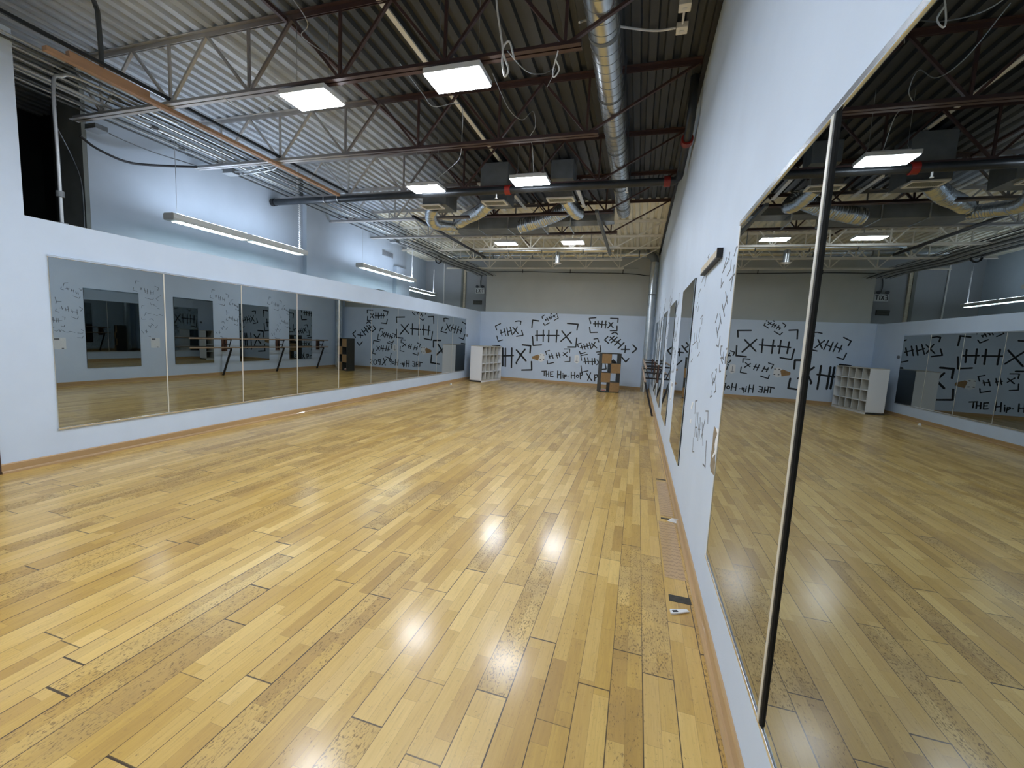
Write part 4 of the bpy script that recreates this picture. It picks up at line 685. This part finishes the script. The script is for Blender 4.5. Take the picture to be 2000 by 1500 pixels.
xs = [p[0] for p in PATCH_BACK['outlet1']]; zs = [p[1] for p in PATCH_BACK['outlet1']]; x0, x1, z0, z1 = min(xs), max(xs), min(zs), max(zs)
m_ = MB()
for a, c in ((x0+0.02, z0+0.02), (x1-0.03, z0+0.02), (x0+0.02, z1-0.03), (x1-0.03, z1-0.03)): m_.box(a-0.02, a+0.03, YB-0.004, YB-0.0015, c-0.012, c+0.012)
m_.build('dark_mark', 'marker', r)
r = tag(empty('wall_outlet', (0, 0, 0)), 'oval white patch with a grey mark left of the black shelf tags', 'outlet')
MB().prism(PATCH_BACK['white2'], fb, 0.0002, 0.0014).build('plaster', 'spackle', r)
xs = [p[0] for p in PATCH_BACK['white2']]; zs = [p[1] for p in PATCH_BACK['white2']]; xm, zm = sum(xs)/len(xs), sum(zs)/len(zs)
MB().box(xm-0.008, xm+0.008, YB-0.003, YB-0.0015, zm-0.11, zm+0.09).box(xm-0.06, xm+0.05, YB-0.003, YB-0.0015, zm-0.10, zm-0.085).build('grey_mark', 'marker_thin', r)
for y, z, lb in ((6.16, 0.98, 'pale patched outlet low left of the second separate right mirror'), (8.12, 1.0, 'pale patched outlet low left of the third separate right mirror')):
    r = tag(empty('wall_outlet', (XR, y, z)), lb, 'outlet')
    MB().box(-0.003, -0.0004, -0.11, 0.11, -0.13, 0.13).build('plaster', 'spackle', r)
    MB().box(-0.005, -0.003, -0.09, 0.0, 0.08, 0.12).box(-0.005, -0.003, 0.03, 0.07, -0.12, -0.10).build('dark_mark', 'marker_thin', r)
# wood cleat high on the right wall
r = empty('wood_cleat', (XR, 3.13, 2.235)); tag(r, 'short pale wood cleat with black end high on the right wall', 'wood block')
MB().box(-0.035, -0.001, 0.012, 0.78, -0.02, 0.03).build('block', 'pale_wood', r, bevel=0.003)
MB().box(-0.038, -0.001, 0.0, 0.012, -0.03, 0.032).box(-0.036, -0.001, 0.012, 0.78, -0.032, -0.02).build('dark_end', 'black_gap', r)

# ================================================================ BALLET BARRE
r = empty('ballet_barre', (XR, 0, 0)); tag(r, 'double-rail wall ballet barre with black brackets on the far right wall', 'ballet barre')
for z in (1.15, 0.88):
    MB().tube([(-0.30, 8.80, z), (-0.30, 14.35, z)], 0.021, 14).build('rail', 'bar_wood', r, True)
for y in (10.08, 12.12, 14.1):
    MB().box(-0.025, -0.002, y-0.09, y+0.09, 0.76, 1.17).build('wall_plate', 'bracket_wood', r, bevel=0.003)
    b_ = MB().bar((-0.02, y, 1.12), (-0.31, y, 1.12), 0.034, 0.034).bar((-0.02, y, 0.85), (-0.31, y, 0.85), 0.034, 0.034).bar((-0.29, y, 1.12), (-0.20, y, 0.86), 0.02, 0.02).bar((-0.03, y, 0.80), (-0.03, y, 1.14), 0.02, 0.02)
    b_.bar((-0.02, y, 0.97), (-0.22, y, 0.97), 0.018, 0.018).build('bracket', 'black_steel', r)
    MB().bar((-0.30, y, 0.85), (-0.06, y-0.10, 0.0), 0.042, 0.042, (0, 1, 0)).build('leg', 'black_steel', r)

# ================================================================ SHELVES
def white_shelf():
    # local: x = depth (front at 0, back at -0.5), y along the front, z up
    ang = math.atan2(15.28-13.85, -4.95+5.2) - PI/2
    r = empty('cubby_shelf', (-5.2, 13.85, 0), ang); tag(r, 'white cubby shelf, five by four pigeonholes, by the left end of the back wall', 'shelf')
    Wd, D, H = 1.42, 0.48, 1.26; t = 0.018; k = 0.06
    MB().box(-D, 0, -t, 0, k, H).build('side_panel', 'shelf_white', r, bevel=0.002); MB().box(-D, 0, Wd, Wd+t, 0.0, H).build('side_panel', 'shelf_white', r, bevel=0.002)
    MB().box(-D, 0.004, -t, Wd+t, H, H+0.02).build('top_board', 'shelf_inner_shaded', r, bevel=0.002)
    MB().box(-D, 0, 0, Wd, k, k+t).build('bottom_board', 'shelf_inner_shaded', r)
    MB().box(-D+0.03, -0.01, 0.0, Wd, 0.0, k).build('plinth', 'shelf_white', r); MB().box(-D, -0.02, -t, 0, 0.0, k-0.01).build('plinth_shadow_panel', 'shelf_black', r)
    MB().box(-D, -D+0.008, 0, Wd, k, H).build('back_panel', 'wall_grey', r)
    for i in range(1, 5): dv = MB().box(-D+0.008, -0.006, i*Wd/5-t/2, i*Wd/5+t/2, k+t, H).build('divider', 'shelf_inner_shaded', r); MB().box(-0.006, 0.001, i*Wd/5-t/2, i*Wd/5+t/2, k+t, H).build('lit_edge', 'sign_white', dv)  # bright front strips paint the lit edges, divider faces carry painted shade
    for j in range(1, 4): MB().box(-D+0.008, 0, 0, Wd, k+(H-k)*j/4-t/2, k+(H-k)*j/4+t/2).build('shelf_board', 'shelf_white', r)
    return r
white_shelf()
def black_shelf():
    ang = math.atan2(0.23, 0.60); r = empty('cube_shelf', (-1.09, 13.87, 0), ang)
    tag(r, 'black cube shelf, two by four, with checkered brown panels before the back wall', 'shelf')
    Wd, D, H = 0.645, 0.34, 1.285; t = 0.03
    for x in (0, Wd-t): MB().box(x, x+t, 0, D, 0, H).build('side_panel', 'shelf_black', r, bevel=0.002)
    for z in (0, H-t): MB().box(t, Wd-t, 0, D, z, z+t).build('outer_board', 'shelf_black', r)
    t2 = 0.014
    MB().box(Wd/2-t2/2, Wd/2+t2/2, 0.002, D, t, H-t).build('divider', 'shelf_black', r)
    zs = [t+(H-2*t)*j/4 for j in range(5)]
    for j in range(1, 4): MB().box(t, Wd-t, 0.001, D, zs[j]-t2/2, zs[j]+t2/2).build('shelf_board', 'shelf_black', r)
    for row in range(4):
        z0, z1 = zs[3-row]+t2/2, zs[4-row]-t2/2
        left = row % 2 == 0
        x0, x1 = (0.012, Wd/2-0.003) if left else (Wd/2+0.003, Wd-0.006)
        p_ = MB().box(x0, x1, -0.006, 0.004, z0-0.006, z1+0.006).build('brown_panel', 'kraft', r); p_['label'] = 'plain brown front panel'
    return r, zs, Wd
bs, zs, Wd = black_shelf()
ca, sa = math.cos(bs.rotation_euler[2]), math.sin(bs.rotation_euler[2])
def bsw(x, y): return (-1.09 + x*ca - y*sa, 13.87 + x*sa + y*ca)
px, py = bsw(Wd/2+0.12, 0.12)
r = empty('speaker_dock', (px, py, zs[3]+0.008), 0.5); tag(r, 'small black lumpy object lying in the top right cell of the black shelf', 'clutter')
MB().tube([(-0.09, 0, 0.045), (-0.02, 0, 0.06), (0.05, 0.01, 0.04), (0.09, 0.02, 0.025)], 0.04, 10, radii=[0.03, 0.055, 0.04, 0.02]).build('body', 'shelf_black', r, True)
MB().tube(curve_pts([(-0.08, 0, 0.09), (-0.02, 0, 0.12), (0.02, 0.0, 0.08), (0.10, 0.0, 0.03)], 5), 0.008, 6).build('strap', 'black_steel', r, True)
px, py = bsw(0.14, 0.15)
r = empty('paper_pack', (px, py, 0.032), 0.3); tag(r, 'white and red flat packet lying in the bottom left cell of the black shelf', 'packet')
MB().box(-0.09, 0.09, -0.10, 0.10, 0, 0.07).build('packet', 'white_plastic', r, bevel=0.006)
MB().box(-0.07, 0.07, -0.102, -0.099, 0.02, 0.055).build('red_band', 'paper_red', r)

# ================================================================ FLOOR DETAILS
tag(MB().box(0.305, 0.442, 2.98, 3.96, 0.0, 0.0012).build('floor_patch', 'floor_grooved'), 'strip of grooved bare boards along the right baseboard, nearer one', 'floor patch')
tag(MB().box(0.33, 0.448, 4.10, 5.15, 0.0, 0.0012).build('floor_patch', 'floor_grooved'), 'strip of grooved bare boards along the right baseboard, farther one', 'floor patch')
for x0, x1, y0, y1, lb in ((0.315, 0.447, 2.70, 2.775, 'dark open slot in the floor beside the right baseboard, above the white scrap'), (0.33, 0.44, 4.02, 4.055, 'thin dark gap between the two grooved floor strips'), (0.335, 0.445, 5.22, 5.26, 'dark gap past the farther grooved strip')):
    tag(MB().box(x0, x1, y0, y1, 0.0, 0.0016).build('floor_slot', 'slot_dark'), lb, 'floor gap', 'gaps at the right baseboard')
r = empty('paper_scrap', (0.365, 2.60, 0.001), 0.42); tag(r, 'white folded scrap with a dark print on the floor by the right baseboard', 'scrap')
MB().prism([(-0.065, -0.018), (-0.045, -0.024), (0.06, -0.012), (0.055, 0.010), (0.03, 0.014), (-0.05, 0.020)], lambda a, c, t: (a, c, t), 0.0, 0.010).build('scrap', 'white_plastic', r, bevel=0.002)
MB().box(-0.045, -0.012, -0.012, 0.006, 0.010, 0.0108).build('print', 'marker', r)
r = empty('paper_scrap', (0.435, 3.985, 0.001), -0.5); tag(r, 'tiny crumpled white scrap against the right baseboard, farther away', 'scrap')
MB().add([(-0.05, -0.02, 0), (0.05, -0.01, 0.004), (0.045, 0.025, 0.0), (-0.03, 0.03, 0.02), (0.0, 0.0, 0.035), (0.03, 0.035, 0.03)], [(0, 1, 4), (1, 2, 4), (2, 5, 4), (5, 3, 4), (3, 0, 4), (0, 3, 2, 1)]).build('scrap', 'white_plastic', r)
tag(MB().tube([(-5.75, 12.5, 0.0), (-5.75, 12.5, 0.05)], 0.03, 10, radii=[0.035, 0.02]).build('paper_ball', 'white_plastic', None, True), 'tiny white crumb at the left baseboard near the shelf', 'scrap')
r = empty('wall_hook', (XL, 14.22, 1.62)); tag(r, 'tiny grey round hook on the left wall past the last mirror', 'hook')
MB().tube([(0.0, 0, 0), (0.03, 0, 0)], 0.045, 12).build('knob', 'galv_dull', r, True)
tag(MB().box(-6.12, -5.99, 8.75, 9.05, 2.58, 2.60).build('ledge_scrap', 'slot_dark'), 'small dark scrap on top of the left partition', 'scrap')
